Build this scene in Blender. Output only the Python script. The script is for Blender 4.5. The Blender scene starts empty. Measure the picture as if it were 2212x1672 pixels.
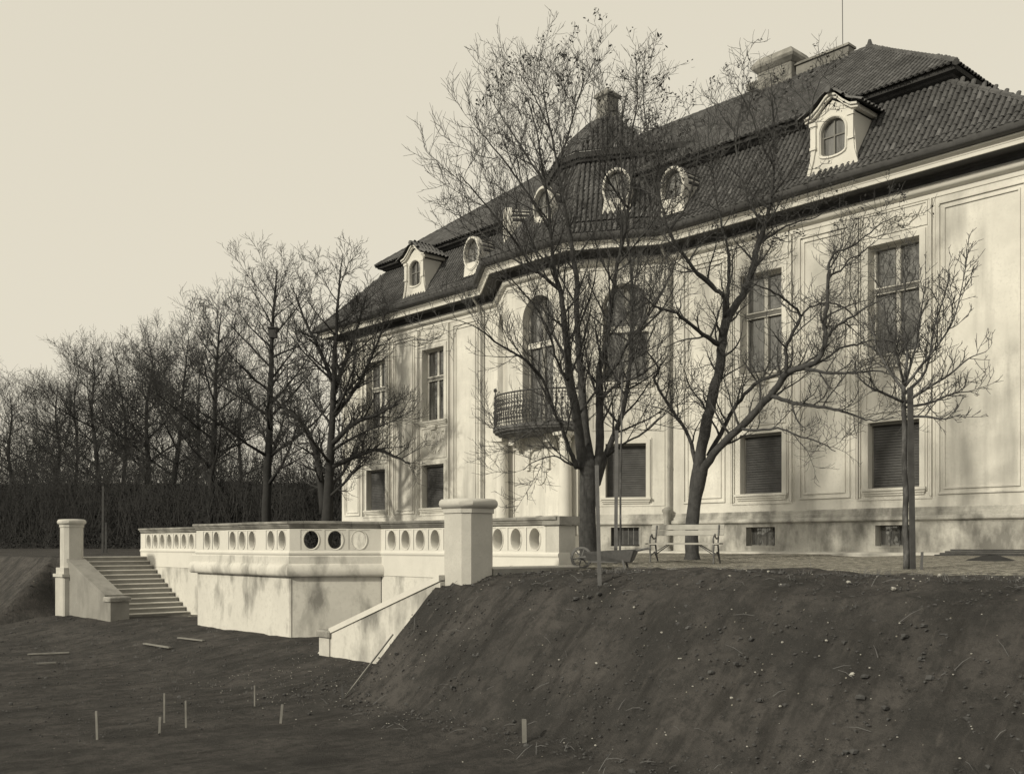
import bpy, math, random
from mathutils import Vector, noise
R = math.radians
scene = bpy.context.scene
col = scene.collection

# ---------------------------------------------------------------- camera
TH = R(42.2)
C, S = math.cos(TH), math.sin(TH)
FPX, HOR, CX, EYE = 2200.0, 1175.6, 1106.0, 0.47
cam = bpy.data.cameras.new('camera')
cam.sensor_width = 36.0
cam.lens = 36.0 * FPX / 2212.0
cam.shift_y = (HOR - 836.0) / 2212.0
cam.clip_start = 0.1
cam.clip_end = 3000
cam_o = bpy.data.objects.new('camera', cam)
cam_o.location = (0, 0, EYE)
cam_o.rotation_euler = (math.pi / 2, 0, math.pi / 2 - TH)
col.objects.link(cam_o)
scene.camera = cam_o

# ---------------------------------------------------------------- sky and sun
SUN = Vector((-0.07, -0.88, 0.46)).normalized()
w = bpy.data.worlds.new('World')
scene.world = w
w.use_nodes = True
nt = w.node_tree
nt.nodes.clear()
sky = nt.nodes.new('ShaderNodeTexSky')
sky.sky_type = 'NISHITA'
sky.sun_disc = False
sky.sun_elevation = math.asin(SUN.z)
sky.sun_rotation = math.atan2(SUN.x, SUN.y)
sky.air_density = 1.0
sky.dust_density = 4.0
bw = nt.nodes.new('ShaderNodeRGBToBW')
pw = nt.nodes.new('ShaderNodeMath'); pw.operation = 'POWER'; pw.inputs[1].default_value = 0.10
tint = nt.nodes.new('ShaderNodeMix'); tint.data_type = 'RGBA'; tint.blend_type = 'MULTIPLY'
tint.inputs[0].default_value = 1.0
tint.inputs[7].default_value = (6.70, 6.24, 5.12, 1)
bg = nt.nodes.new('ShaderNodeBackground'); bg.inputs[1].default_value = 0.105
wo = nt.nodes.new('ShaderNodeOutputWorld')
nt.links.new(sky.outputs[0], bw.inputs[0])
nt.links.new(bw.outputs[0], pw.inputs[0])
nt.links.new(pw.outputs[0], tint.inputs[6])
nt.links.new(tint.outputs[2], bg.inputs[0])
nt.links.new(bg.outputs[0], wo.inputs[0])
sl = bpy.data.lights.new('sun', 'SUN')
sl.energy = 3.1
sl.angle = R(3.5)
sl.color = (1.0, 0.925, 0.745)
so = bpy.data.objects.new('sun', sl)
so.rotation_euler = SUN.to_track_quat('Z', 'Y').to_euler()
so.location = (0, 0, 60)
col.objects.link(so)
vs = scene.view_settings
vs.view_transform = 'Standard'; vs.look = 'None'; vs.exposure = 0.0; vs.gamma = 1.0
vs.use_curve_mapping = False

# ---------------------------------------------------------------- helpers
def at(xd, yd, Y):
    """point seen at picture position (xd, yd), Y metres in front of the camera plane"""
    X = (xd - CX) / FPX * Y
    return Vector((S * X - C * Y, C * X + S * Y, EYE - (yd - HOR) * Y / FPX))

def frame(o, u):
    """local frame: u runs along a wall, d outwards from it, z up"""
    ux, uy = u
    n = math.hypot(ux, uy); ux /= n; uy /= n
    nx, ny = uy, -ux
    def F(p):
        return (o[0] + ux * p[0] + nx * p[1], o[1] + uy * p[0] + ny * p[1], p[2])
    return F

class MB:
    def __init__(s, F=None):
        s.v = []; s.f = []; s.F = F
    def add(s, vs, fs):
        b = len(s.v)
        if s.F: vs = [s.F(p) for p in vs]
        s.v += [tuple(p) for p in vs]
        s.f += [tuple(i + b for i in q) for q in fs]
        return s
    def box(s, x0, x1, y0, y1, z0, z1):
        if x0 > x1: x0, x1 = x1, x0
        if y0 > y1: y0, y1 = y1, y0
        vs = [(x0,y0,z0),(x1,y0,z0),(x1,y1,z0),(x0,y1,z0),(x0,y0,z1),(x1,y0,z1),(x1,y1,z1),(x0,y1,z1)]
        return s.add(vs, [(0,3,2,1),(4,5,6,7),(0,1,5,4),(1,2,6,5),(2,3,7,6),(3,0,4,7)])
    def bbox(s, x0, x1, y0, y1, z0, z1, b=0.02):
        """box with its upright edges and upper rim chamfered"""
        def ring(i, z):
            return [(x0+i,y0+i+b,z),(x0+i+b,y0+i,z),(x1-i-b,y0+i,z),(x1-i,y0+i+b,z),
                    (x1-i,y1-i-b,z),(x1-i-b,y1-i,z),(x0+i+b,y1-i,z),(x0+i,y1-i-b,z)]
        vs = ring(0, z0) + ring(0, z1 - b) + ring(b * .8, z1)
        fs = [tuple(range(7, -1, -1)), tuple(range(16, 24))]
        for k in (0, 8):
            for i in range(8):
                j = (i + 1) % 8
                fs.append((k+i, k+j, k+8+j, k+8+i))
        return s.add(vs, fs)
    def prism(s, poly, z0, z1):
        n = len(poly)
        vs = [(p[0], p[1], z0) for p in poly] + [(p[0], p[1], z1) for p in poly]
        fs = [tuple(range(n-1, -1, -1)), tuple(range(n, 2*n))]
        for i in range(n):
            j = (i+1) % n
            fs.append((i, j, n+j, n+i))
        return s.add(vs, fs)
    def wallpoly(s, poly, d0, d1):
        """polygon in (u, z), extruded in depth d"""
        n = len(poly)
        vs = [(p[0], d0, p[1]) for p in poly] + [(p[0], d1, p[1]) for p in poly]
        fs = [tuple(range(n)), tuple(range(2*n-1, n-1, -1))]
        for i in range(n):
            j = (i+1) % n
            fs.append((j, i, n+i, n+j))
        return s.add(vs, fs)
    def sweep(s, prof, path, closed=False, cap=True):
        """profile [(out, z)] swept along path [(x, y)], out to the right hand of travel"""
        n = len(path); m = len(prof); nor = []
        for i in range(n):
            ds = []
            if i > 0 or closed: ds.append((path[i][0]-path[i-1][0], path[i][1]-path[i-1][1]))
            if i < n-1 or closed:
                q = path[(i+1) % n]; ds.append((q[0]-path[i][0], q[1]-path[i][1]))
            ns = []
            for dx, dy in ds:
                l = math.hypot(dx, dy) or 1; ns.append((dy/l, -dx/l))
            if len(ns) == 1: nor.append(ns[0])
            else:
                ax, ay = ns[0][0]+ns[1][0], ns[0][1]+ns[1][1]
                k = 2 / max(ax*ax + ay*ay, .4)
                nor.append((ax*k, ay*k))
        vs = []
        for i in range(n):
            for o, z in prof:
                vs.append((path[i][0]+nor[i][0]*o, path[i][1]+nor[i][1]*o, z))
        fs = []
        for i in range(n if closed else n-1):
            j = (i+1) % n
            for k in range(m-1):
                fs.append((i*m+k, j*m+k, j*m+k+1, i*m+k+1))
        if cap and not closed:
            fs.append(tuple(range(m-1, -1, -1))); fs.append(tuple((n-1)*m+k for k in range(m)))
        return s.add(vs, fs)
    def tube(s, pts, rads, n=6, cap=True):
        pts = [Vector(p) for p in pts]
        k = len(pts); vs = []; ref = None
        for i in range(k):
            t = pts[min(i+1, k-1)] - pts[max(i-1, 0)]
            if t.length < 1e-9: t = Vector((0, 0, 1))
            t.normalize()
            if ref is None:
                ref = Vector((1, 0, 0)) if abs(t.x) < .8 else Vector((0, 1, 0))
            a = ref - t * ref.dot(t)
            if a.length < 1e-6: a = t.orthogonal()
            a.normalize(); ref = a
            b = t.cross(a)
            r = rads[i] if hasattr(rads, '__len__') else rads
            for q in range(n):
                an = 2*math.pi*q/n
                vs.append(pts[i] + a*(r*math.cos(an)) + b*(r*math.sin(an)))
        fs = []
        for i in range(k-1):
            for q in range(n):
                p2 = (q+1) % n
                fs.append((i*n+q, i*n+p2, (i+1)*n+p2, (i+1)*n+q))
        if cap:
            fs.append(tuple(range(n-1, -1, -1))); fs.append(tuple((k-1)*n+q for q in range(n)))
        return s.add(vs, fs)
    def lathe(s, prof, c, n=16, a0=0, a1=None):
        full = a1 is None
        m = n if full else n+1
        vs = []
        for r, z in prof:
            for i in range(m):
                an = (2*math.pi*i/n) if full else a0 + (a1-a0)*i/n
                vs.append((c[0]+r*math.cos(an), c[1]+r*math.sin(an), z))
        fs = []
        for k in range(len(prof)-1):
            for i in range(m if full else n):
                j = (i+1) % m
                fs.append((k*m+i, k*m+j, (k+1)*m+j, (k+1)*m+i))
        if full:
            fs.append(tuple(range(m-1, -1, -1))); fs.append(tuple((len(prof)-1)*m+i for i in range(m)))
        return s.add(vs, fs)
    def blob(s, c, r, n=6, jit=0, rng=None):
        """small lumpy rounded stone / boss with radii r=(rx,ry,rz)"""
        vs = []; rings = max(3, n//2+1)
        for k in range(1, rings):
            ph = math.pi*k/rings
            for i in range(n):
                an = 2*math.pi*i/n + (k % 2)*.4
                q = 1 + (rng.uniform(-jit, jit) if rng else 0)
                vs.append((c[0]+r[0]*q*math.sin(ph)*math.cos(an), c[1]+r[1]*q*math.sin(ph)*math.sin(an), c[2]+r[2]*q*math.cos(ph)))
        m = (rings-1)*n
        vs.append((c[0], c[1], c[2]+r[2])); vs.append((c[0], c[1], c[2]-r[2]))
        fs = []
        for k in range(rings-2):
            for i in range(n):
                j = (i+1) % n
                fs.append((k*n+i, (k+1)*n+i, (k+1)*n+j, k*n+j))
        for i in range(n):
            j = (i+1) % n
            fs.append((m, i, j)); fs.append((m+1, (rings-2)*n+j, (rings-2)*n+i))
        return s.add(vs, fs)
    def build(s, name, m, parent=None, smooth=False):
        me = bpy.data.meshes.new(name)
        me.from_pydata(s.v, [], s.f)
        me.update()
        if smooth == 'auto':
            me.polygons.foreach_set('use_smooth', [True]*len(me.polygons))
            try: me.set_sharp_from_angle(angle=R(38))
            except Exception: pass
        elif smooth:
            me.polygons.foreach_set('use_smooth', [True]*len(me.polygons))
        me.materials.append(m)
        o = bpy.data.objects.new(name, me)
        col.objects.link(o)
        if parent: o.parent = parent
        return o

def tag(o, label=None, cat=None, group=None, kind=None):
    if label: o['label'] = label
    if cat: o['category'] = cat
    if group: o['group'] = group
    if kind: o['kind'] = kind
    return o

def thing(name, label, cat, group=None):
    o = bpy.data.objects.new(name, None)
    o.empty_display_size = .2
    col.objects.link(o)
    return tag(o, label, cat, group)

# ---------------------------------------------------------------- materials
def mat(name, v, rough=.85, var=.12, scale=3.0, bump=.0, bscale=40.0, warm=1.0, stain=0, sscale=(1, 1, .25), sdark=.5,
        spec=.25, fine=0, speck=0, speckv=.5, speckscale=60, detail=6, slo=.5, shi=.72, shigh=None):
    m = bpy.data.materials.new(name); m.use_nodes = True
    t = m.node_tree; N = t.nodes; L = t.links
    b = N['Principled BSDF']
    b.inputs['Roughness'].default_value = rough
    b.inputs['Specular IOR Level'].default_value = spec
    base = (v*1.02, v, v*(1-.06*warm)) if v > .13 else (v*1.0, v, v*1.02)
    tc = N.new('ShaderNodeNewGeometry')
    def nz(sc, det=5, vec=None):
        n = N.new('ShaderNodeTexNoise'); n.inputs['Scale'].default_value = sc; n.inputs['Detail'].default_value = det
        n.inputs['Roughness'].default_value = .6
        L.new(vec or tc.outputs['Position'], n.inputs['Vector']); return n
    def mix(a, bcol, fac):
        x = N.new('ShaderNodeMix'); x.data_type = 'RGBA'
        if isinstance(a, tuple): x.inputs[6].default_value = (*a, 1)
        else: L.new(a, x.inputs[6])
        if isinstance(bcol, tuple): x.inputs[7].default_value = (*bcol, 1)
        else: L.new(bcol, x.inputs[7])
        if isinstance(fac, float): x.inputs[0].default_value = fac
        else: L.new(fac, x.inputs[0])
        return x.outputs[2]
    def ramp(sock, lo, hi):
        r = N.new('ShaderNodeMapRange'); r.inputs[1].default_value = lo; r.inputs[2].default_value = hi
        L.new(sock, r.inputs[0]); return r.outputs[0]
    k = lambda q: tuple(min(.95, c*q) for c in base)
    cur = mix(k(1-var), k(1+var), ramp(nz(scale, detail).outputs[0], .3, .7))
    if fine:
        cur = mix(cur, k(1-fine), ramp(nz(scale*14, 3).outputs[0], .5, .75))
    if stain:
        mp = N.new('ShaderNodeMapping'); mp.inputs['Scale'].default_value = sscale
        L.new(tc.outputs['Position'], mp.inputs[0])
        n = nz(1.0, 7, mp.outputs[0])
        fac = ramp(n.outputs[0], slo, shi)
        if shigh:
            sep = N.new('ShaderNodeSeparateXYZ'); L.new(tc.outputs['Position'], sep.inputs[0])
            g = ramp(sep.outputs[2], shigh[0], shigh[1])
            mm = N.new('ShaderNodeMath'); mm.operation = 'MULTIPLY'; L.new(fac, mm.inputs[0]); L.new(g, mm.inputs[1]); fac = mm.outputs[0]
        mm = N.new('ShaderNodeMath'); mm.operation = 'MULTIPLY'; mm.inputs[1].default_value = stain
        L.new(fac, mm.inputs[0])
        cur = mix(cur, k(sdark), mm.outputs[0])
    if speck:
        vo = N.new('ShaderNodeTexVoronoi'); vo.inputs['Scale'].default_value = speckscale
        L.new(tc.outputs['Position'], vo.inputs['Vector'])
        wn = N.new('ShaderNodeSeparateColor'); L.new(vo.outputs['Color'], wn.inputs[0])
        gt = N.new('ShaderNodeMath'); gt.operation = 'GREATER_THAN'; gt.inputs[1].default_value = 1-speck
        L.new(wn.outputs[0], gt.inputs[0])
        cur = mix(cur, (speckv*1.02, speckv, speckv*.92), gt.outputs[0])
    L.new(cur, b.inputs['Base Color'])
    if bump:
        bp = N.new('ShaderNodeBump'); bp.inputs['Strength'].default_value = bump; bp.inputs['Distance'].default_value = .02
        L.new(nz(bscale, 6).outputs[0], bp.inputs['Height'])
        L.new(bp.outputs[0], b.inputs['Normal'])
    return m

M = {}
M['plaster'] = mat('plaster', .63, .9, .15, .9, .2, 60, stain=.7, sscale=(1.5, 1.5, .16), sdark=.52, fine=.09, slo=.47, shi=.70, detail=9)
M['plaster_trim'] = mat('plaster_trim', .62, .9, .05, 1.2, .1, 80, fine=.04, stain=.25, sscale=(1.2, 1.2, .6), sdark=.65)
M['plinth'] = mat('plinth_plaster', .46, .95, .16, 1.3, .35, 50, stain=.9, sscale=(1.6, 1.6, .8), sdark=.36, fine=.18, slo=.44, shi=.62, detail=9)
M['terrace'] = mat('terrace_render', .56, .95, .08, .8, .25, 45, stain=.95, sscale=(1.3, 1.3, .6), sdark=.34, fine=.12, slo=.49, shi=.66, shigh=(-4.5, -.9), detail=9)
M['rail'] = mat('balustrade_render', .59, .9, .05, 1.4, .15, 60, fine=.04, stain=.3, sscale=(2, 2, 1), sdark=.7)
M['coping'] = mat('coping_stone', .27, .95, .25, 2.5, .3, 50, stain=.8, sscale=(1.6, 1.6, 3), sdark=.4, fine=.15, slo=.42, shi=.62)
M['stone'] = mat('pier_stone', .47, .95, .1, 1.8, .3, 55, stain=.5, sscale=(1.5, 1.5, .8), sdark=.6, fine=.1)
M['cheek'] = mat('grey_render', .25, .95, .12, 1.5, .3, 45, stain=.7, sscale=(1.5, 1.5, .6), sdark=.55, fine=.1)
M['nosing'] = mat('lit_nosing_kerb', .50, .9, .14, 4, .2, 50)  # light caught by the treads put into a pale colour; kerb shares it
M['step'] = mat('step_stone', .24, .9, .14, 3, .2, 50, stain=.4, sscale=(2, 2, 2), sdark=.6, fine=.1)  # shade of the risers put into a darker base colour
M['bark'] = mat('bark', .066, .95, .35, 7, 1.0, 22, stain=.8, sscale=(22, 22, 3), sdark=.5, fine=.3)
M['twig'] = mat('twig_bark', .062, .95, .2, 9)
M['farbark'] = mat('far_bark', .034, .95, .2, 6)
M['seed'] = mat('dry_seed', .06, .95, .3, 12)
M['palebark'] = mat('pale_bark', .12, .9, .4, 11, .4, 30, stain=.95, sscale=(9, 9, 4), sdark=.4, fine=.2, slo=.4, shi=.6)
M['wood'] = mat('weathered_wood', .13, .85, .2, 5, .3, 40, stain=.5, sscale=(20, 20, 1.5), sdark=.6)
M['benchwood'] = mat('bench_wood', .34, .7, .15, 4, .25, 40, stain=.4, sscale=(3, 3, 25), sdark=.7)
M['lath'] = mat('pale_lath', .19, .85, .2, 5, .2, 40)
M['iron'] = mat('wrought_iron', .06, .55, .2, 9)
M['bench_iron'] = mat('painted_iron', .09, .5, .5, 14)
M['zinc'] = mat('zinc_gutter', .075, .6, .25, 2.5, .1, 20, stain=.5, sscale=(1.5, 1.5, 4), sdark=.6)
M['pipe'] = mat('painted_pipe', .30, .7, .2, 4, stain=.5, sscale=(6, 6, 1.5), sdark=.5)
M['tile'] = mat('clay_tile', .092, .85, .34, 2.6, .4, 45, fine=.3, stain=.7, sscale=(1.2, 1.2, 1.2), sdark=.45, slo=.45, shi=.65)
M['tile_light'] = mat('new_clay_tile', .125, .85, .3, 5, .4, 45, fine=.25)
M['roofbase'] = mat('roof_boarding', .045, .95, .2, 3)
M['band'] = mat('roof_band', .05, .8, .25, 2)
M['chimney'] = mat('chimney_render', .22, .95, .2, 1.5, .3, 40, stain=.8, sscale=(1.5, 1.5, .8), sdark=.4)
M['balcony'] = mat('shaded_stone', .12, .95, .3, 3, .3, 40)  # shadow on the balcony slab put into its dark colour
M['soffit'] = mat('soffit_shade', .09, .9, .2, 3)  # shade under the eaves put into a dark base colour
M['frame'] = mat('window_paint', .62, .6, .08, 4)
M['frame_mid'] = mat('grey_window_paint', .27, .6, .1, 4)
M['frame_dark'] = mat('dark_window_paint', .16, .6, .15, 4)
M['shutter'] = mat('roller_shutter', .09, .8, .2, 3, stain=.5, sscale=(1.5, 1.5, 14), sdark=.6)
M['dark'] = mat('dark_room', .03, .95, .1, 1)
M['hedge'] = mat('hedge_leaf', .030, .9, .25, 3)
M['clod'] = mat('earth_clod', .065, .97, .3, 6)
M['stonebit'] = mat('pale_pebble', .34, .9, .2, 12)
M['board'] = mat('grey_board', .06, .9, .25, 6, .2, 40)

def glass_mat():
    m = bpy.data.materials.new('window_glass'); m.use_nodes = True
    t = m.node_tree; N = t.nodes; L = t.links
    N.clear()
    out = N.new('ShaderNodeOutputMaterial'); mx = N.new('ShaderNodeMixShader')
    df = N.new('ShaderNodeBsdfDiffuse'); gl = N.new('ShaderNodeBsdfGlossy')
    gl.inputs['Roughness'].default_value = .03; gl.inputs['Color'].default_value = (.9, .9, .88, 1)
    g = N.new('ShaderNodeNewGeometry')
    nz = N.new('ShaderNodeTexNoise'); nz.inputs['Scale'].default_value = 1.0; nz.inputs['Detail'].default_value = 5
    mp = N.new('ShaderNodeMapping'); mp.inputs['Scale'].default_value = (7, 7, .8)
    L.new(g.outputs['Position'], mp.inputs[0]); L.new(mp.outputs[0], nz.inputs['Vector'])
    cr = N.new('ShaderNodeMapRange'); cr.inputs[1].default_value = .35; cr.inputs[2].default_value = .7
    cr.inputs[3].default_value = .03; cr.inputs[4].default_value = .17
    L.new(nz.outputs[0], cr.inputs[0])
    cc = N.new('ShaderNodeCombineColor')
    for i in range(3): L.new(cr.outputs[0], cc.inputs[i])
    L.new(cc.outputs[0], df.inputs['Color'])
    bp = N.new('ShaderNodeBump'); bp.inputs['Strength'].default_value = .25; bp.inputs['Distance'].default_value = .02
    n2 = N.new('ShaderNodeTexNoise'); n2.inputs['Scale'].default_value = 2.2
    L.new(g.outputs['Position'], n2.inputs['Vector']); L.new(n2.outputs[0], bp.inputs['Height']); L.new(bp.outputs[0], gl.inputs['Normal'])
    mx.inputs[0].default_value = .17
    L.new(df.outputs[0], mx.inputs[1]); L.new(gl.outputs[0], mx.inputs[2]); L.new(mx.outputs[0], out.inputs[0])
    return m
M['glass'] = glass_mat()

# ---------------------------------------------------------------- the ground: lower garden, earth banks, upper terrace
def sm(a, b, x):
    t = max(0.0, min(1.0, (x-a)/(b-a))); return t*t*(3-2*t)

def ground_z(x, y):
    low = -2.42 + .5*sm(8.6, 13.4, y)
    crest = .10*math.exp(-((x+9.3)/2.4)**2) - .06
    up = .2*max(0, min(1, (y-15)/11.0))
    # earth bank on the right, ending in a hip beside the right pier
    slope = -2.40 + (y-10.06)*1.0
    top = crest*math.exp(-((y-13.4)/1.1)**2) + up - .2*(1-sm(12.2, 13.2, y)) - .06*math.exp(-((x+14.2)/1.0)**2)
    k = .18
    h = max(-1, min(1, (top-slope)/k*.5))
    zr = min(top, slope) - k*.25*(1-h)*(1+h)*(1 if abs(h) < 1 else 0)
    if x > -15.3 or (y < 12.25 and x > -19):
        if x < -15.6 and y < 13: zr = zr-(-15.6-x)*1.35
        return max(low, zr)
    # earth bank on the left, beyond the far pier
    if x < -37.3:
        sl2 = -2.0 + (y-10.3)*1.0
        z = min(up, sl2)
        if x > -38.0 and y < 12.3: z = min(z, -(x+38.0)*3.0)
        return max(low, z)
    if y > 15.5: return up
    return low

def axis_list(dense0, dense1, step, far):
    xs = []
    x = dense0
    while x < dense1: xs.append(x); x += step
    d = step
    while x < far: xs.append(x); d *= 1.35; x += d
    xs.append(far)
    d = step; x = dense0 - d; left = []
    while x > -far: left.append(x); d *= 1.35; x -= d
    left.append(-far)
    return left[::-1] + xs

def make_ground():
    xs = axis_list(-43.0, -1.0, .13, 900.0)
    ys = axis_list(4.0, 16.4, .115, 900.0)
    nx, ny = len(xs), len(ys)
    vs = []
    for j, y in enumerate(ys):
        for i, x in enumerate(xs):
            z = ground_z(x, y)
            if y < 16.5 and -44 < x < 1:
                p = Vector((x, y, 0))
                onb = 1.0 if (x > -15.2 and z > -2.3 and y < 14.5) else .35
                z += onb*(.09*noise.noise(p*1.1) + .05*noise.noise(p*2.7+Vector((7, 3, 1))) + .03*(.35-abs(noise.noise(p*4.3))) + .018*noise.noise(p*8.3))
            elif -43 < x < 1 and y < 27:
                z += .015*noise.noise(Vector((x, y, 0))*2)
            vs.append((x, y, z))
    fs = []
    for j in range(ny-1):
        for i in range(nx-1):
            a = j*nx+i
            fs.append((a, a+1, a+nx+1, a+nx))
    mb = MB(); mb.v = vs; mb.f = fs
    m = bpy.data.materials.new('earth_and_gravel'); m.use_nodes = True
    t = m.node_tree; N = t.nodes; L = t.links
    b = N['Principled BSDF']; b.inputs['Roughness'].default_value = .97; b.inputs['Specular IOR Level'].default_value = .1
    g = N.new('ShaderNodeNewGeometry')
    def nz(sc, det=6, ro=.6):
        n = N.new('ShaderNodeTexNoise'); n.inputs['Scale'].default_value = sc; n.inputs['Detail'].default_value = det
        n.inputs['Roughness'].default_value = ro
        L.new(g.outputs['Position'], n.inputs['Vector']); return n.outputs[0]
    def rng(s, a, b_, c=0., d=1.):
        r = N.new('ShaderNodeMapRange'); L.new(s, r.inputs[0])
        for i, q in enumerate((a, b_, c, d)): r.inputs[i+1].default_value = q
        return r.outputs[0]
    def mix(a, c, f):
        x = N.new('ShaderNodeMix'); x.data_type = 'RGBA'
        for s, i in ((a, 6), (c, 7)):
            if isinstance(s, tuple): x.inputs[i].default_value = (*s, 1)
            else: L.new(s, x.inputs[i])
        if isinstance(f, float): x.inputs[0].default_value = f
        else: L.new(f, x.inputs[0])
        return x.outputs[2]
    def mth(op, a, b_):
        x = N.new('ShaderNodeMath'); x.operation = op
        for i, s in ((0, a), (1, b_)):
            if isinstance(s, float): x.inputs[i].default_value = s
            else: L.new(s, x.inputs[i])
        return x.outputs[0]
    e1 = mix((.048, .047, .0465), (.092, .087, .0845), rng(nz(.8, 9, .7), .40, .60))
    e2 = mix(e1, (.048, .047, .0465), rng(nz(4.5, 9, .75), .48, .62))
    e2 = mix(e2, (.130, .123, .116), rng(nz(24, 6, .75), .58, .74, 0, .8))
    def nzs(vec, sc, det=7, ro=.65):
        mp = N.new('ShaderNodeMapping'); mp.inputs['Scale'].default_value = vec
        L.new(g.outputs['Position'], mp.inputs[0])
        n = N.new('ShaderNodeTexNoise'); n.inputs['Scale'].default_value = sc; n.inputs['Detail'].default_value = det
        n.inputs['Roughness'].default_value = ro; L.new(mp.outputs[0], n.inputs['Vector']); return n.outputs[0]
    runs = nzs((3.2, .7, .7), 1.0)
    e2 = mix(e2, (.036, .035, .0345), rng(runs, .50, .66, 0, .75))
    e2 = mix(e2, (.115, .108, .103), rng(nzs((4.5, 1.2, 1.2), 1.6), .58, .74, 0, .6))
    vo = N.new('ShaderNodeTexVoronoi'); vo.inputs['Scale'].default_value = 16
    L.new(g.outputs['Position'], vo.inputs['Vector'])
    sc = N.new('ShaderNodeSeparateColor'); L.new(vo.outputs['Color'], sc.inputs[0])
    peb = mth('MULTIPLY', mth('GREATER_THAN', sc.outputs[0], .988), rng(vo.outputs['Distance'], .22, .18))
    e2 = mix(e2, (.30, .285, .25), peb)
    gr = mix((.10, .096, .088), (.50, .48, .42), rng(nz(7, 9, .85), .44, .58))
    gr = mix(gr, (.06, .056, .052), rng(nz(16, 6, .8), .54, .64))
    gr = mix(gr, (.20, .19, .165), rng(nz(.55), .5, .7, 0, .6))
    sep = N.new('ShaderNodeSeparateXYZ'); L.new(g.outputs['Position'], sep.inputs[0])
    edge = mth('ADD', sep.outputs[1], mth('MULTIPLY', mth('SUBTRACT', nz(.8, 6), .5), 3.0))
    edge = mth('ADD', edge, mth('MULTIPLY', mth('SUBTRACT', nz(7, 3), .5), 1.2))
    mask = mth('MULTIPLY', rng(edge, 15.1, 15.6), rng(sep.outputs[0], -37.6, -37.2))
    L.new(mix(e2, gr, mask), b.inputs['Base Color'])
    bp = N.new('ShaderNodeBump'); bp.inputs['Strength'].default_value = 1.0; bp.inputs['Distance'].default_value = .07
    L.new(mth('ADD', mth('ADD', nz(9, 9, .78), mth('MULTIPLY', nz(40, 4), .35)), mth('MULTIPLY', runs, 1.2)), bp.inputs['Height']); L.new(bp.outputs[0], b.inputs['Normal'])
    o = mb.build('ground', m, smooth=True)
    tag(o, 'dark bare earth with a steep bank and a gravel yard by the villa', kind='structure')
make_ground()

# ---------------------------------------------------------------- terrace: retaining wall with pierced balustrade
YA = 15.3          # face of the straight runs
YB = 13.3          # face of the projecting middle
XL, XR = -37.55, -15.38
BL0, BL1 = -30.7, -28.55   # hidden left cant
BR0, BR1 = -23.15, -21.95  # visible right cant
TPATH = [(XL, YA), (BL0, YA), (BL1, YB), (BR0, YB), (BR1, YA), (XR, YA)]

def ellipse_panel(F, u0, u1, z0, z1, a, b, thick, rec, mb):
    """panel with an elliptical opening, slightly recessed in its field"""
    n = 28; uc = (u0+u1)/2; zc = (z0+z1)/2
    def rectpt(an):
        cx, sx = math.cos(an), math.sin(an)
        hw, hh = (u1-u0)/2, (z1-z0)/2
        k = 1/max(abs(cx)/hw, abs(sx)/hh)
        return (uc+cx*k, zc+sx*k)
    corner = [math.atan2(sz*(z1-z0)/2, sx*(u1-u0)/2) for sx, sz in ((1, 1), (-1, 1), (-1, -1), (1, -1))]
    angs = sorted([2*math.pi*i/n - math.pi for i in range(n)] + corner)
    k = len(angs)
    rings = []
    rings.append([(*rectpt(t), 0) for t in angs])
    rings.append([(*rectpt(t), -rec) for t in angs])
    for q, dd in ((1.17, -rec), (1.15, -rec+.018), (1.06, -rec+.018), (1.0, -rec-.012), (1.0, -thick+rec)):
        rings.append([(uc+a*q*math.cos(t), zc+b*q*math.sin(t), dd) for t in angs])
    rings.append([(*rectpt(t), -thick+rec) for t in angs])
    vs = [(p[0], p[2], p[1]) for r in rings for p in r]
    fs = []
    for r in range(len(rings)-1):
        for i in range(k):
            j = (i+1) % k
            fs.append((r*k+i, (r+1)*k+i, (r+1)*k+j, r*k+j))
    mb.add(vs, fs)

def rail_run(root, p, q, pattern, z0=.30, z1=.87, aw=.165, ah=.26):
    """one straight run of balustrade; pattern = list of (gap_before, n_openings)"""
    L = math.hypot(q[0]-p[0], q[1]-p[1])
    F = frame(p, (q[0]-p[0], q[1]-p[1]))
    solid = MB(F)
    u = 0.0; th = .30
    for gap, n, pw in pattern:
        if gap > 0: solid.box(u, u+gap, -th, 0, z0-.0, z1)
        u += gap
        for i in range(n):
            mb = MB(F)
            m = .035
            ellipse_panel(F, u+m, u+pw-m, z0+.03, z1-.03, aw, ah-.03, th, .012, mb)
            solid.box(u, u+m, -th, 0, z0, z1); solid.box(u+pw-m, u+pw, -th, 0, z0, z1)
            solid.box(u+m, u+pw-m, -th, 0, z0, z0+.03); solid.box(u+m, u+pw-m, -th, 0, z1-.03, z1)
            mb.build('pierced_panel', M['rail'], root, smooth='auto')
            u += pw
    if u < L-.01: solid.box(u, L, -th, 0, z0, z1)
    solid.build('balustrade_pier', M['rail'], root)

tw = thing('terrace_wall', 'pale rendered terrace retaining wall topped by a balustrade of oval openings', 'wall')
# wall body below the terrace floor
for k, (p, q) in enumerate(zip(TPATH[:-1], TPATH[1:])):
    F = frame(p, (q[0]-p[0], q[1]-p[1]))
    L = math.hypot(q[0]-p[0], q[1]-p[1])
    mb = MB(F)
    lo = -.04 if k in (1, 2, 3) else -.02
    mb.box(0, L, -.5, lo, -3.0, -.34)
    mb.build('wall_face', M['terrace'], tw)
mb = MB()
mb.sweep([(-.45, -.34), (0, -.34), (0, -.30), (.01, .18), (.035, .22), (.035, .26), (0, .30), (-.32, .30)], TPATH)
mb.build('balustrade_base', M['rail'], tw)
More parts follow.
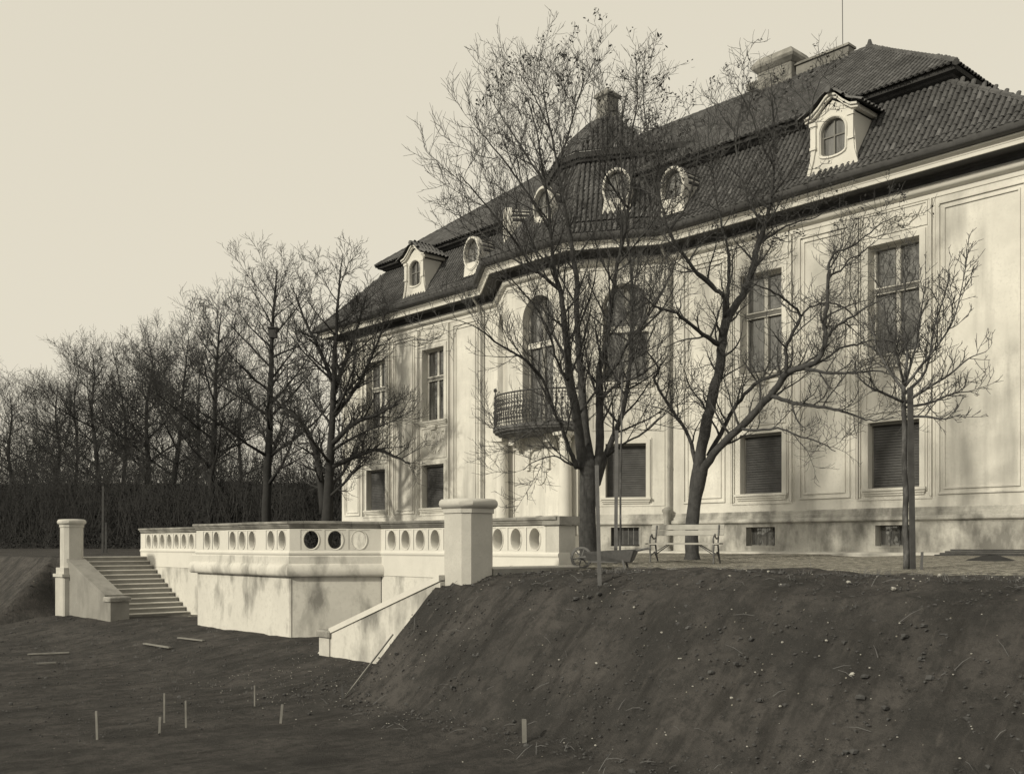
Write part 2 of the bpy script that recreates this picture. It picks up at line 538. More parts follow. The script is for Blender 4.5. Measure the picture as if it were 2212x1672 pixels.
# heavy torus only round the projecting middle
tor = [(-.03, -.37), (.04, -.365), (.085, -.345), (.115, -.29), (.125, -.21), (.115, -.13), (.08, -.07), (.05, -.04), (.03, -.03), (.03, .15), (.012, .17), (0, .18)]
mb = MB()
mb.sweep(tor, [(BL1-.25, YB), (BR0, YB), (BR1+.06, YA+.09)])
mb.build('torus_moulding', M['terrace'], tw, smooth='auto')
def cop(path):
    return MB().sweep([(-.36, .88), (-.01, .88), (.02, .90), (.03, .935), (.055, .95), (.06, .985), (.10, 1.0), (.105, 1.045), (.09, 1.06), (-.40, 1.075), (-.44, 1.0), (-.44, .95), (-.36, .93)], path)
def cop_stones(pth, step=1.22):
    seg = [math.hypot(b[0]-a[0], b[1]-a[1]) for a, b in zip(pth[:-1], pth[1:])]
    cum = [0]
    for l in seg: cum.append(cum[-1]+l)
    def pt(s_):
        for k in range(len(seg)):
            if s_ <= cum[k+1]+1e-9:
                f = (s_-cum[k])/seg[k]; a, b = pth[k], pth[k+1]
                return (a[0]+(b[0]-a[0])*f, a[1]+(b[1]-a[1])*f)
    cuts = [0.0]; s_ = step
    while s_ < cum[-1]-.4:
        for c_ in cum[1:-1]:
            if abs(s_-c_) < .3: s_ = c_+.35
        cuts.append(s_); s_ += step
    cuts.append(cum[-1])
    rg = random.Random(3)
    for a, b in zip(cuts[:-1], cuts[1:]):
        a2, b2 = a+.003, b-.003
        sub_ = [pt(a2)] + [pth[k] for k in range(1, len(pth)-1) if a2 < cum[k] < b2] + [pt(b2)]
        o = cop(sub_).build('coping_stone', M['coping'], tw, smooth='auto'); o.location.z = rg.uniform(-.004, .004)
cop_stones(TPATH)
rail_run(tw, TPATH[0], TPATH[1], [(.42, 8, .60), (.55, 1, .60)])
rail_run(tw, TPATH[2], TPATH[3], [(.42, 2, .58), (.42, 3, .56), (.46, 2, .58)])
rail_run(tw, TPATH[3], TPATH[4], [(.24, 3, .61)], aw=.185)
rail_run(tw, TPATH[4], (XR-.41, YA), [(.16, 5, .605), (.26, 1, .605), (.24, 3, .61)])
# return of the right end
F = frame((XR, YA), (0, 1))
mb = MB(F); mb.box(0, .5, -.4, -.005, -.05, .875)
mb.build('end_pier', M['stone'], tw)
mb = MB(); mb.box(XR-.46, XR+.07, YA-.06, YA+.56, .885, 1.07)
mb.build('end_coping', M['coping'], tw)
# low floor slab of the middle part (behind the balustrade)
mb = MB(); mb.prism([(BL0, YA+.2), (BR1, YA+.2), (BR0, YB+.3), (BL1, YB+.3)], -.3, .02)
mb.build('terrace_paving', M['step'], tw)

# ---------------------------------------------------------------- gate piers
def pier(xc, yc, zb, label, h=.39, co=.8):
    t = thing('gate_pier', label, 'pier', 'piers at the heads of the garden stairs')
    t.location = (0, 0, 0)
    mb = MB()
    ch = .13
    poly = [(xc-h, yc-h+ch), (xc-h+ch, yc-h), (xc+h-ch, yc-h), (xc+h, yc-h+ch), (xc+h, yc+h-ch), (xc+h-ch, yc+h), (xc-h+ch, yc+h), (xc-h, yc+h-ch)]
    mb.prism(poly, zb, 1.15)
    mb.build('shaft', M['stone'], t)
    mb = MB()
    mb.sweep([(0, 1.06), (.035*co, 1.07), (.035*co, 1.15), (.075*co, 1.17), (.115*co, 1.20), (.13*co, 1.245), (.115*co, 1.30), (.07*co, 1.335), (0, 1.345), (-.3, 1.36)], poly, closed=True)
    mb.add([(p[0], p[1], 1.335) for p in poly], [tuple(range(8))])
    mb.build('cap', M['stone'], t, smooth='auto')
    return t
pr = pier(-15.17, 12.62, -.9, 'big square stone pier with rounded cap beside the earth bank')
pl = pier(-36.82, 12.55, -.35, 'far left stone pier with rounded cap at the stair head', .33, .7)
mb = MB(); mb.box(-37.22, -36.42, 12.15, 12.95, -.56, -.34); mb.build('plinth', M['stone'], pl)
mb = MB(); mb.bbox(-37.25, -36.39, 12.12, 12.98, -3, -.66, .05); mb.build('pedestal', M['stone'], pl)
mb = MB(); mb.box(-37.30, -36.34, 12.07, 13.03, -.66, -.555); mb.build('pedestal_cap', M['stone'], pl)

# ---------------------------------------------------------------- stairs and their cheek walls
def stairs(x_top, x_bot, zb, label, n=13, y0=12.9, y1=15.3):
    t = thing('garden_stairs', label, 'stairs', 'garden stairs below the terrace')
    sgn = 1 if x_bot > x_top else -1
    run = abs(x_bot-x_top)/(n-1); rise = (0.03-zb)/n
    for i in range(n):
        z1 = .03 - i*rise; xa = x_top + sgn*i*run
        mb = MB()
        xe = xa - sgn*.45
        wid = .0 if i < n-1 else .22
        y_in = y0 - (0 if i < n-2 else .15 if i == n-2 else .42)
        jx = random.Random(i*7+int(abs(x_top))).uniform(-.008, .008)
        # body and thin projecting nosing
        a, b = sorted((xe, xa+jx))
        mb.box(a, b, y_in, y1-.02, z1-rise-.03, z1-.035)
        a, b = sorted((xe, xa+jx+sgn*.03))
        st = mb.build('step', M['step'], t)
        mb = MB(); mb.bbox(a, b, y_in-.01, y1-.02, z1-.035, z1, .012); mb.build('nosing', M['nosing'], st)
    return t
stairs(-37.0, -33.35, -1.98, 'wide stone garden stairs descending beside the far left pier')
stairs(-15.2, -18.9, -2.15, 'garden stairs half hidden behind the sloping white cheek wall')

def cheek(xa, xb, ztop, zend, zb, y0, y1, label, post_w=.5):
    t = thing('stair_cheek_wall', label, 'wall', 'sloping cheek walls of the garden stairs')
    sg = 1 if xb > xa else -1
    xp = xb - sg*post_w
    F = lambda p: (p[0], p[1], p[2])
    poly = [(xa, -3.2), (xa, ztop), (xp, zend+.10), (xp, -3.2)]
    mb = MB(); mb.wallpoly(poly, y0, y1); mb.build('wall_face', M['terrace'] if sg < 0 else M['cheek'], t)
    # sloping coping slab
    dz = (zend+.10-ztop)
    poly = [(xa, ztop-.02), (xa, ztop+.10), (xp+sg*.02, zend+.20), (xp+sg*.02, zend+.08)]
    mb = MB(); mb.wallpoly(poly, y0-.035, y1+.035); mb.build('sloping_coping', M['rail'] if sg < 0 else M['cheek'], t)
    mb = MB(); a, b = sorted((xp+sg*.005, xb)); mb.box(a, b, y0-.03, y1+.03, -3.2, zend); mb.build('end_post', M['stone'] if sg < 0 else M['cheek'], t)
    mb = MB(); mb.bbox(a-.05, b+.05, y0-.09, y1+.09, zend+.002, zend+.15, .035); mb.build('post_cap', M['coping'], t)
    return t
cheek(-36.55, -32.55, -.12, -1.36, -2.1, 12.32, 12.86, 'grey sloping stair cheek wall running down from the far left pier')
ck = cheek(-15.42, -19.75, -.22, -1.58, -2.2, 12.12, 12.62, 'bright white sloping stair cheek wall below the big pier', .42)
mb = MB(); mb.bbox(-20.12, -19.77, 12.2, 12.75, -2.7, -1.93, .08); mb.build('kerb_stone', M['rail'], ck)

# ---------------------------------------------------------------- the villa
YF = 26.6
XW0, XW1 = -41.4, -9.95
PB = [(-30.2, YF), (-27.65, 24.85), (-24.15, 24.85), (-21.6, YF)]
OUT = [(XW0, 40.5), (XW0, YF)] + PB + [(XW1, YF), (XW1, 40.5)]
villa = thing('villa', 'large pale stucco villa with mansard tile roof, dormers and a canted bay', 'villa')
FW = frame((0, YF), (1, 0))
FLf = frame(PB[0], (PB[1][0]-PB[0][0], PB[1][1]-PB[0][1]))
FMf = frame(PB[1], (1, 0))
FRf = frame(PB[2], (PB[3][0]-PB[2][0], PB[3][1]-PB[2][1]))
LC = math.hypot(PB[3][0]-PB[2][0], PB[3][1]-PB[2][1])
WTOP = 10.5

def wall_open(mb, u0, u1, z0, z1, ops, depth=.34):
    us = sorted({u0, u1} | {o[0] for o in ops} | {o[1] for o in ops})
    for a, b in zip(us[:-1], us[1:]):
        m = (a+b)/2; z = z0
        for o in sorted([o for o in ops if o[0] < m < o[1]], key=lambda o: o[2]):
            mb.add([(a, 0, z), (b, 0, z), (b, 0, o[2]), (a, 0, o[2])], [(0, 1, 2, 3)]); z = o[3]
        mb.add([(a, 0, z), (b, 0, z), (b, 0, z1), (a, 0, z1)], [(0, 1, 2, 3)])
    for ua, ub, za, zb, arch in ops:
        r = (ub-ua)/2; uc = (ua+ub)/2
        if arch:
            zs = zb-r; n = 20
            pts = [(uc-r*math.cos(math.pi*i/n), zs+r*math.sin(math.pi*i/n)) for i in range(n+1)]
            for p, q in zip(pts[:-1], pts[1:]):
                mb.add([(p[0], 0, p[1]), (q[0], 0, q[1]), (q[0], 0, zb), (p[0], 0, zb)], [(0, 1, 2, 3)])
            out = [(ua, za)] + pts + [(ub, za)]
        else:
            out = [(ua, za), (ua, zb), (ub, zb), (ub, za)]
        k = len(out)
        for i in range(k):
            p, q = out[i], out[(i+1) % k]
            mb.add([(p[0], 0, p[1]), (q[0], 0, q[1]), (q[0], -depth, q[1]), (p[0], -depth, p[1])], [(0, 1, 2, 3)])

def arch_ring(mb, uc, r0, r1, zs, d0, d1, n=20):
    for i in range(n):
        t0, t1 = math.pi*i/n, math.pi*(i+1)/n
        P = lambda r, t, d: (uc-r*math.cos(t), d, zs+r*math.sin(t))
        mb.add([P(r0, t0, d1), P(r0, t1, d1), P(r1, t1, d1), P(r1, t0, d1), P(r0, t0, d0), P(r0, t1, d0), P(r1, t1, d0), P(r1, t0, d0)],
               [(0, 1, 2, 3), (0, 4, 5, 1), (3, 2, 6, 7)])

def rect_frame(mb, u0, u1, z0, z1, w, d0, d1):
    mb.box(u0, u0+w, d0, d1, z0, z1); mb.box(u1-w, u1, d0, d1, z0, z1)
    mb.box(u0+w, u1-w, d0, d1, z0, z0+w); mb.box(u0+w, u1-w, d0, d1, z1-w, z1)

def surround(F, win, ua, ub, za, zb, w=.17, d=.065, arch=False, sill=True):
    mb = MB(F)
    if arch:
        r = (ub-ua)/2; uc = (ua+ub)/2
        for a, dd in ((w, d), (w+.05, d*.45)):
            a0 = 0 if a == w else w
            mb.box(ua-a, ua-a0, .001, dd, za, zb-r); mb.box(ub+a0, ub+a, .001, dd, za, zb-r)
            arch_ring(mb, uc, r+a0, r+a, zb-r, .001, dd)
    else:
        mb.box(ua-w, ua, .001, d, za, zb); mb.box(ub, ub+w, .001, d, za, zb); mb.box(ua-w, ub+w, .001, d, zb, zb+w)
        mb.box(ua-w-.05, ua-w, .001, d*.45, za-.1, zb+w+.05); mb.box(ub+w, ub+w+.05, .001, d*.45, za-.1, zb+w+.05)
        mb.box(ua-w, ub+w, .001, d*.45, zb+w, zb+w+.05)
    mb.build('surround', M['plaster_trim'], win)
    if sill:
        mb = MB(F)
        mb.box(ua-w-.03, ub+w+.03, -.05, .13, za-.07, za); mb.box(ua-w, ub+w, .002, .085, za-.14, za-.07)
        mb.box(ua-w+.03, ub+w-.03, .002, .045, za-.2, za-.14)
        mb.build('sill', M['plaster_trim'], win)

def casement(F, ua, ub, za, zb, zt, arch=False, dp=.26):
    """upper window: outer frame, mullion, transom and four panes"""
    win = MB(F); uc = (ua+ub)/2; r = (ub-ua)/2
    w = .075; d0, d1 = -dp-.06, -dp
    if arch:
        win.box(ua, ua+w, d0, d1, za, zb-r); win.box(ub-w, ub, d0, d1, za, zb-r); arch_ring(win, uc, r-w, r, zb-r, d0, d1)
        win.box(ua+w, ub-w, d0, d1, za, za+w)
        win.box(uc-.06, uc+.06, d0, d1+.02, za+w, zb-w*.6)
    else:
        rect_frame(win, ua, ub, za, zb, w, d0, d1)
        win.box(uc-.06, uc+.06, d0, d1+.02, za+w, zb-w)
    wo = win.build('window', M['frame_mid'] if arch else M['frame'], villa)
    mb = MB(F); mb.box(ua+w*.3, ub-w*.3, d0, d1+.05, zt-.09, zt+.09); mb.build('transom', M['frame_dark'] if not arch else M['frame'], wo)
    mb = MB(F); mb.box(ua+w, ub-w, d1+.05, d1+.075, zt+.06, zt+.095); mb.box(ua+w, ub-w, d1+.05, d1+.075, zt-.1, zt-.075); mb.build('transom_lip', M['frame'], wo)
    dg = -dp-.035
    for a, b in ((ua+w, uc-.06), (uc+.06, ub-w)):
        for z0, z1 in ((za+w, zt-.09), (zt+.09, zb-w)):
            sash = MB(F); s_ = .045
            top = z1
            if arch and z1 > zb-r-.01:
                n = 8; pts = []
                for i in range(n+1):
                    u = a+(b-a)*i/n
                    pts.append((u, zb-r+math.sqrt(max(.0, (r-w)**2-(u-uc)**2))))
                pane = MB(F); pane.add([(a, dg, z0), (b, dg, z0)] + [(p[0], dg, p[1]) for p in pts[::-1]], [tuple(range(n+3))])
                sash.box(a, a+s_, dg-.01, dg+.03, z0, pts[0][1]); sash.box(b-s_, b, dg-.01, dg+.03, z0, pts[-1][1]); sash.box(a+s_, b-s_, dg-.01, dg+.03, z0, z0+s_)
            else:
                pane = MB(F); pane.add([(a, dg, z0), (b, dg, z0), (b, dg, z1), (a, dg, z1)], [(0, 1, 2, 3)])
                rect_frame(sash, a, b, z0, z1, s_, dg-.01, dg+.03)
            pane.build('pane', M['glass'], wo)
            sash.build('sash', M['frame_dark'], wo)
    return wo

def shuttered(F, ua, ub, za, zb, dp=.2):
    """ground floor window closed by a ribbed roller shutter"""
    win = MB(F); rect_frame(win, ua, ub, za, zb, .04, -dp-.04, -dp+.01)
    wo = win.build('window', M['frame_dark'], villa)
    mb = MB(F); z = za+.02; rg = random.Random(int(ua*100))
    while z < zb-.05:
        j = rg.uniform(-.006, .004)
        mb.box(ua+.04, ub-.04, -dp-.03, -dp-.006+j, z, z+.058)
        z += .075
    mb.box(ua+.04, ub-.04, -dp-.05, -dp-.03, za, zb)
    mb.build('roller_shutter', M['shutter'], wo)
    mb = MB(F); mb.box(ua, ub, -dp, -.06, zb-.07, zb-.002); mb.build('shutter_box', M['frame_dark'], wo)
    return wo

def scrolls(F, uc, zc, w, h, mb, kind):
    """stucco relief built of curling bands, bosses and drops"""
    def curl(u, z, r, a0, turns, sgn, r0=.018):
        pts = []; rad = []
        n = 14
        for i in range(n+1):
            t = i/n
            an = a0 + sgn*turns*2*math.pi*t; rr = r*(1-.75*t)
            pts.append((u+rr*math.cos(an), .012+.012*t, z+rr*math.sin(an))); rad.append(r0*(1.1-.5*t))
        mb.tube(pts, rad, 5)
    def band(ps, r0=.02):
        mb.tube([(p[0], .012, p[1]) for p in ps], [r0]*len(ps), 5)
    for sg in (-1, 1):
        if kind == 'apron':
            curl(uc+sg*w*.16, zc+h*.33, .10, R(90), .9, sg)
            curl(uc+sg*w*.40, zc+h*.36, .06, R(200), .8, -sg)
            band([(uc+sg*w*.30, zc+h*.40), (uc+sg*w*.36, zc+h*.15), (uc+sg*w*.28, zc-.02), (uc+sg*w*.31, zc-h*.18), (uc+sg*w*.20, zc-h*.36)])
            band([(uc+sg*w*.05, zc-h*.08), (uc+sg*w*.10, zc-h*.25), (uc+sg*w*.07, zc-h*.42)], .025)
            for k in range(6):
                t = k/5
                mb.blob((uc+sg*(w*.43-w*.20*t), .012, zc+h*.22-h*.62*t), (.028, .02, .034), 6)
        else:
            band([(uc+sg*w*.46, zc+h*.45), (uc+sg*w*.38, zc-h*.05), (uc+sg*w*.25, zc-h*.28), (uc+sg*w*.10, zc-h*.22), (uc, zc-h*.05)], .028)
            curl(uc+sg*w*.30, zc+h*.02, .11, R(180) if sg > 0 else 0, .8, -sg, .022)
            curl(uc+sg*w*.17, zc+h*.15, .09, R(270), .8, sg, .022)
            for k in range(5):
                mb.blob((uc+sg*w*(.05+.05*k), .015, zc-h*.30-.012*(k % 2)), (.04, .025, .05), 6)
    if kind == 'apron':
        mb.blob((uc, .015, zc+h*.24), (.10, .045, .14), 8); mb.blob((uc, .02, zc+h*.02), (.045, .04, .06), 6)
        for k in range(4): mb.blob((uc, .015, zc-h*(.12+.09*k)), (.03, .025, .05), 6)
    else:
        for k in range(-3, 4):
            mb.tube([(uc+k*.03, .02, zc-h*.1), (uc+k*.075, .035, zc+h*.25-abs(k)*.03)], [.015, .03], 5)

ZL0, ZL1, ZU0, ZU1, ZT = 2.02, 3.86, 5.72, 8.79, 7.55
HW = .745
LEFTW, RIGHTW = (-38.52, -34.28), (-17.96, -13.69)
def wing(xs, x0, x1, base_w):
    ops = []
    for x in xs:
        ops += [(x-HW, x+HW, ZL0, ZL1, False), (x-HW, x+HW, ZU0, ZU1, False), (x-.52, x+.52, .42, 1.0, False)]
    mb = MB(FW); wall_open(mb, x0, x1, 1.12, WTOP, [o for o in ops if o[2] > 1.1])
    mb.build('wall', M['plaster'], villa)
    FP = frame((0, YF-.06), (1, 0))
    mb = MB(FP); wall_open(mb, x0, x1, -.4, 1.12, [o for o in ops if o[2] < 1.1], .4)
    mb.build('plinth', M['plinth'], villa)
    for x in xs:
        wl = shuttered(FW, x-HW, x+HW, ZL0, ZL1); surround(FW, wl, x-HW, x+HW, ZL0, ZL1, .15)
        wu = casement(FW, x-HW, x+HW, ZU0, ZU1, ZT); surround(FW, wu, x-HW, x+HW, ZU0, ZU1, .17)
        mb = MB(FW)
        for sg in (-1, 1):
            mb.box(x+sg*.985, x+sg*1.02, 0.001, .05, 1.78, 9.68); mb.box(x+sg*1.04, x+sg*1.08, .001, .085, 1.76, 9.7)
            mb.box(x+sg*1.14, x+sg*1.16, .001, .02, 1.76, 9.7)
        mb.box(x-1.08, x+1.08, .001, .03, 1.70, 1.758)
        mb.build('lisene_moulding', M['plaster'], villa)
        ap = MB(FW); rect_frame(ap, x-.86, x+.86, 4.12, 5.45, .05, .001, .035)
        apo = ap.build('apron_panel', M['plaster_trim'], villa)
        mb = MB(FW); scrolls(FW, x, 4.80, 1.6, 1.15, mb, 'apron'); mb.build('stucco_relief', M['plaster_trim'], apo, smooth=True)
        mb = MB(FW); mb.box(x-.26, x+.26, .002, .12, 5.42, 5.53); mb.box(x-.19, x+.19, .002, .09, 5.34, 5.42); mb.build('console', M['plaster_trim'], apo)
        tp = MB(FW); rect_frame(tp, x-.95, x+.95, 9.04, 9.68, .04, .001, .03)
        tpo = tp.build('over_window_panel', M['plaster_trim'], villa)
        mb = MB(FW); scrolls(FW, x, 9.36, 1.7, .55, mb, 'top'); mb.build('stucco_relief', M['plaster_trim'], tpo, smooth=True)
        # cellar window with planks and a low sill board behind
        cw = MB(FP); rect_frame(cw, x-.52, x+.52, .42, 1.0, .035, -.30, -.26)
        cwo = cw.build('cellar_window', M['frame_dark'], villa)
        mb = MB(FP); mb.add([(x-.49, -.29, .45), (x+.49, -.29, .45), (x+.49, -.29, .97), (x-.49, -.29, .97)], [(0, 1, 2, 3)]); mb.build('pane', M['glass'], cwo)
        for q in (-.2, .05, .28):
            mb = MB(FP); mb.tube([(x+q, -.25, .43), (x+q+.01, -.25, .99)], .009, 5); mb.build('bar', M['iron'], cwo)
        mb = MB(FP); rect_frame(mb, x-.57, x+.57, .37, 1.05, .05, .001, .010); mb.build('surround', M['plinth'], cwo)
wing(LEFTW, XW0, PB[0][0], 0)
wing(RIGHTW, PB[3][0], XW1, 0)
for a, b in ((-41.15, -39.85), (-37.2, -35.6), (-32.95, -31.35), (-20.95, -19.3), (-16.65, -15.0), (-12.45, -10.2)):
    mb = MB(FW); rect_frame(mb, a, b, 1.80, 9.55, .05, .001, .05); rect_frame(mb, a+.15, b-.15, 1.94, 9.40, .04, .001, .04)
    mb.build('wall_panel_moulding', M['plaster'], villa)
# side walls of the house
for x in (XW0, XW1):
    F = frame((x, 40.5), (0, -1)) if x == XW0 else frame((x, YF), (0, 1))
    mb = MB(F); mb.add([(0, 0, -.4), (13.9, 0, -.4), (13.9, 0, WTOP), (0, 0, WTOP)], [(0, 1, 2, 3)]); mb.build('side_wall', M['plaster'], villa)

# ---- the canted bay
for F, nm in ((FLf, 'L'), (FRf, 'R')):
    c = 1.68 if nm == 'R' else LC-1.68
    ops = [(c-.68, c+.68, 2.04, 3.85, False), (c-.77, c+.77, 5.92, 9.22, True)]
    mb = MB(F); wall_open(mb, 0, LC, 1.12, WTOP, ops); mb.build('bay_wall', M['plaster'], villa)
    wl = shuttered(F, c-.68, c+.68, 2.04, 3.85); surround(F, wl, c-.68, c+.68, 2.04, 3.85, .13)
    wu = casement(F, c-.77, c+.77, 5.92, 9.22, 7.72, True); surround(F, wu, c-.77, c+.77, 5.92, 9.22, .14, .05, True)
    mb = MB(F); rect_frame(mb, c-1.15, c+1.15, 4.3, 5.5, .035, .001, .025); rect_frame(mb, c-1.3, c+1.3, 1.75, 10.0, .035, .001, .02)
    mb.build('wall_panel_moulding', M['plaster'], villa)
    FP = frame((PB[2][0]+.02, PB[2][1]-.06), (PB[3][0]-PB[2][0], PB[3][1]-PB[2][1])) if nm == 'R' else frame((PB[0][0]-.02, PB[0][1]-.06), (PB[1][0]-PB[0][0], PB[1][1]-PB[0][1]))
    mb = MB(FP); wall_open(mb, 0, LC, -.4, 1.12, [(c-.48, c+.48, .41, 1.04, False)], .4); mb.build('plinth', M['plinth'], villa)
    cw = MB(FP); rect_frame(cw, c-.48, c+.48, .41, 1.04, .03, -.24, -.2); cwo = cw.build('cellar_window', M['frame_dark'], villa)
    mb = MB(FP); rect_frame(mb, c-.54, c+.54, .35, 1.10, .06, .001, .012); mb.build('surround', M['plinth'], cwo)
    for k in range(5):
        u = c-.45+k*.18
        mb = MB(FP); mb.box(u, u+.172, -.19+.004*(k % 2), -.16+.006*(k % 3), .44, 1.01); mb.build('plank', M['board'], cwo)
WM = PB[2][0]-PB[1][0]
mb = MB(FMf); cM = WM/2-.1
wall_open(mb, 0, WM, -.4, WTOP, [(cM-.79, cM+.79, 4.62, 9.25, True)]); mb.build('bay_wall', M['plaster'], villa)
wu = casement(FMf, cM-.79, cM+.79, 4.62, 9.25, 7.55, True); surround(FMf, wu, cM-.79, cM+.79, 4.62, 9.25, .14, .05, True, sill=False)
# stucco cartouches above the bay windows
for F, c in ((FRf, 1.68), (FMf, cM), (FLf, LC-1.68)):
    mb = MB(F); scrolls(F, c, 9.62, 1.5, .5, mb, 'top'); mb.build('stucco_relief', M['plaster_trim'], villa, smooth=True)
# round-headed niche and medallion under the balcony
mb = MB(FMf); arch_ring(mb, cM, .42, .60, 3.45, .001, .09); mb.box(cM-.60, cM-.42, .001, .09, 3.1, 3.45); mb.box(cM+.42, cM+.60, .001, .09, 3.1, 3.45)
mb.build('niche_moulding', M['plaster_trim'], villa)
mb = MB(FMf)
pts = [(cM+.06+.34*math.cos(2*math.pi*i/24), .02, 2.95+.38*math.sin(2*math.pi*i/24)) for i in range(25)]
mb.tube(pts, .018, 6); mb.build('medallion_ring', M['plaster_trim'], villa, smooth=True)
# columns carrying the balcony
for u in (WM/2-1.63, WM/2+1.57):
    p = FMf((u, .36, 0)); c = (p[0], p[1])
    co = MB().lathe([(.235, .9), (.225, 1.6), (.22, 2.6), (.195, 4.0)], c, 20).build('column', M['plaster_trim'], villa, smooth='auto')
    mb = MB().lathe([(.195, 3.9), (.23, 3.92), (.23, 3.96), (.2, 3.98), (.2, 4.06), (.25, 4.12), (.27, 4.16)], c, 20); mb.box(c[0]-.3, c[0]+.3, c[1]-.3, c[1]+.3, 4.16, 4.27)
    mb.build('capital', M['plaster_trim'], co, smooth='auto')
    mb = MB().lathe([(.31, .75), (.31, .82), (.25, .86), (.27, .92), (.235, .98)], c, 20); mb.box(c[0]-.33, c[0]+.33, c[1]-.33, c[1]+.33, 0, .75)
    mb.build('base', M['plaster_trim'], co, smooth='auto')
    mb = MB(FMf); mb.box(u-.28, u+.28, .001, .05, .2, 4.27); mb.build('pilaster', M['plaster_trim'], co)

# ---- balcony
def bow(k, half, d0, d1):
    t = -1+2*k
    return (WM/2+half*t, d0+(d1-d0)*(1-abs(t)**2.6))
NB = 28
bow_pts = lambda half, d0, d1: [bow(i/NB, half, d0, d1) for i in range(NB+1)]
edge = [(WM/2-2.0, 0)] + bow_pts(2.0, .35, 1.25) + [(WM/2+2.0, 0)]
def slabmesh(mb, outs, zs):
    rings = []
    for o, z in zip(outs, zs):
        rings.append([(p[0]+(p[0]-WM/2)*o*.35, max(0, p[1]+(o if p[1] > 0 else 0)), z) for p in edge])
    n = len(edge); vs = [p for r in rings for p in r]; fs = []
    for k in range(len(rings)-1):
        for i in range(n-1): fs.append((k*n+i, k*n+i+1, (k+1)*n+i+1, (k+1)*n+i))
    fs.append(tuple(range(n-1, -1, -1))); fs.append(tuple((len(rings)-1)*n+i for i in range(n)))
    mb.add(vs, fs)
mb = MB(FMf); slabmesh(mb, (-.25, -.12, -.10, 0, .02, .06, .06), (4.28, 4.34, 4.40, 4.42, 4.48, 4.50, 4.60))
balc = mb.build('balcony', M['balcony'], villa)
for u in (WM/2-1.0, WM/2+.8):
    mb = MB(FMf); mb.wallpoly([(u-.14, 4.0), (u-.14, 4.28), (u+.14, 4.28), (u+.14, 4.0)], .0, .5); mb.wallpoly([(u-.14, 3.85), (u-.14, 4.0), (u+.14, 4.0), (u+.14, 3.85)], .0, .28)
    mb.build('bracket', M['plaster_trim'], balc)
rail = [(WM/2-2.0, .02)] + bow_pts(2.0, .35, 1.25) + [(WM/2+2.0, .02)]
mb = MB(FMf)
for z, r in ((5.72, .03), (5.60, .014), (4.72, .018)):
    mb.tube([(p[0], p[1], z) for p in rail], r, 6)
mb.build('handrail', M['iron'], balc)
for i in range(1, len(rail)-1):
    p = rail[i]
    mb = MB(FMf); mb.tube([(p[0], p[1], 4.6), (p[0], p[1]+.03, 4.85), (p[0], p[1]+.05, 5.0), (p[0], p[1], 5.3), (p[0], p[1], 5.72)], .016, 5)
    for z, rr, sg in ((5.50, .06, -1), (5.36, .07, 1), (5.18, .08, -1), (5.0, .08, 1), (4.84, .07, -1)):
        pts = [(p[0]+sg*.02+rr*math.cos(a*.6)*(1-a*.05), p[1], z+rr*math.sin(a*.6)*(1-a*.05)) for a in range(0, 13)]
        mb.tube(pts, .016, 4)
    mb.build('baluster', M['iron'], balc)
for p, zt in ((rail[-6], 6.05), (rail[5], 5.95)):
    mb = MB(FMf); mb.tube([(p[0], p[1], 5.72), (p[0], p[1], zt)], .02, 6); mb.blob((p[0], p[1], zt), (.07, .07, .08), 6)
    mb.tube([(p[0], p[1], zt-.1), (p[0]+.12, p[1], zt-.15), (p[0]+.2, p[1], zt-.05), (p[0]+.3, p[1], zt-.2)], .015, 5)
    mb.build('finial', M['iron'], balc)

# ---- string course, kerb, cornice, gutter
mb = MB().sweep([(.0, 1.06), (.07, 1.06), (.075, 1.10), (.12, 1.11), (.155, 1.145), (.155, 1.20), (.12, 1.245), (.06, 1.26), (.06, 1.34), (.03, 1.36), (.03, 1.46), (0, 1.48)], OUT)
mb.build('string_course', M['plinth'], villa, smooth='auto')
mb = MB().sweep([(.06, -.4), (.62, -.4), (.62, .215), (.60, .235), (.06, .26)], OUT)
mb.build('kerb', M['nosing'], villa)
mb = MB().sweep([(0, 9.70), (.03, 9.71), (.03, 9.83), (.06, 9.85), (.13, 9.87), (.19, 9.93), (.20, 10.0), (.15, 10.07), (.07, 10.10)], OUT, cap=False)
mb.build('frieze_torus', M['plaster_trim'], villa, smooth='auto')
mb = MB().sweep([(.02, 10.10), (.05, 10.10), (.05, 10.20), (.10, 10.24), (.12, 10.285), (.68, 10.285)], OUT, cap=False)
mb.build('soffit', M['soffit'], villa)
mb = MB().sweep([(.68, 10.30), (.68, 10.25), (.72, 10.25), (.72, 10.345), (.735, 10.35), (.745, 10.385), (.77, 10.395), (.80, 10.44), (.83, 10.455), (.83, 10.49), (.3, 10.5)], OUT)
mb.build('cornice', M['plaster_trim'], villa, smooth='auto')
mb = MB().sweep([(.5, 10.502), (.84, 10.50), (.90, 10.50), (.97, 10.53), (1.01, 10.58), (1.03, 10.66), (1.035, 10.70), (1.0, 10.70), (.6, 10.66)], OUT)
mb.build('gutter', M['zinc'], villa, smooth='auto')
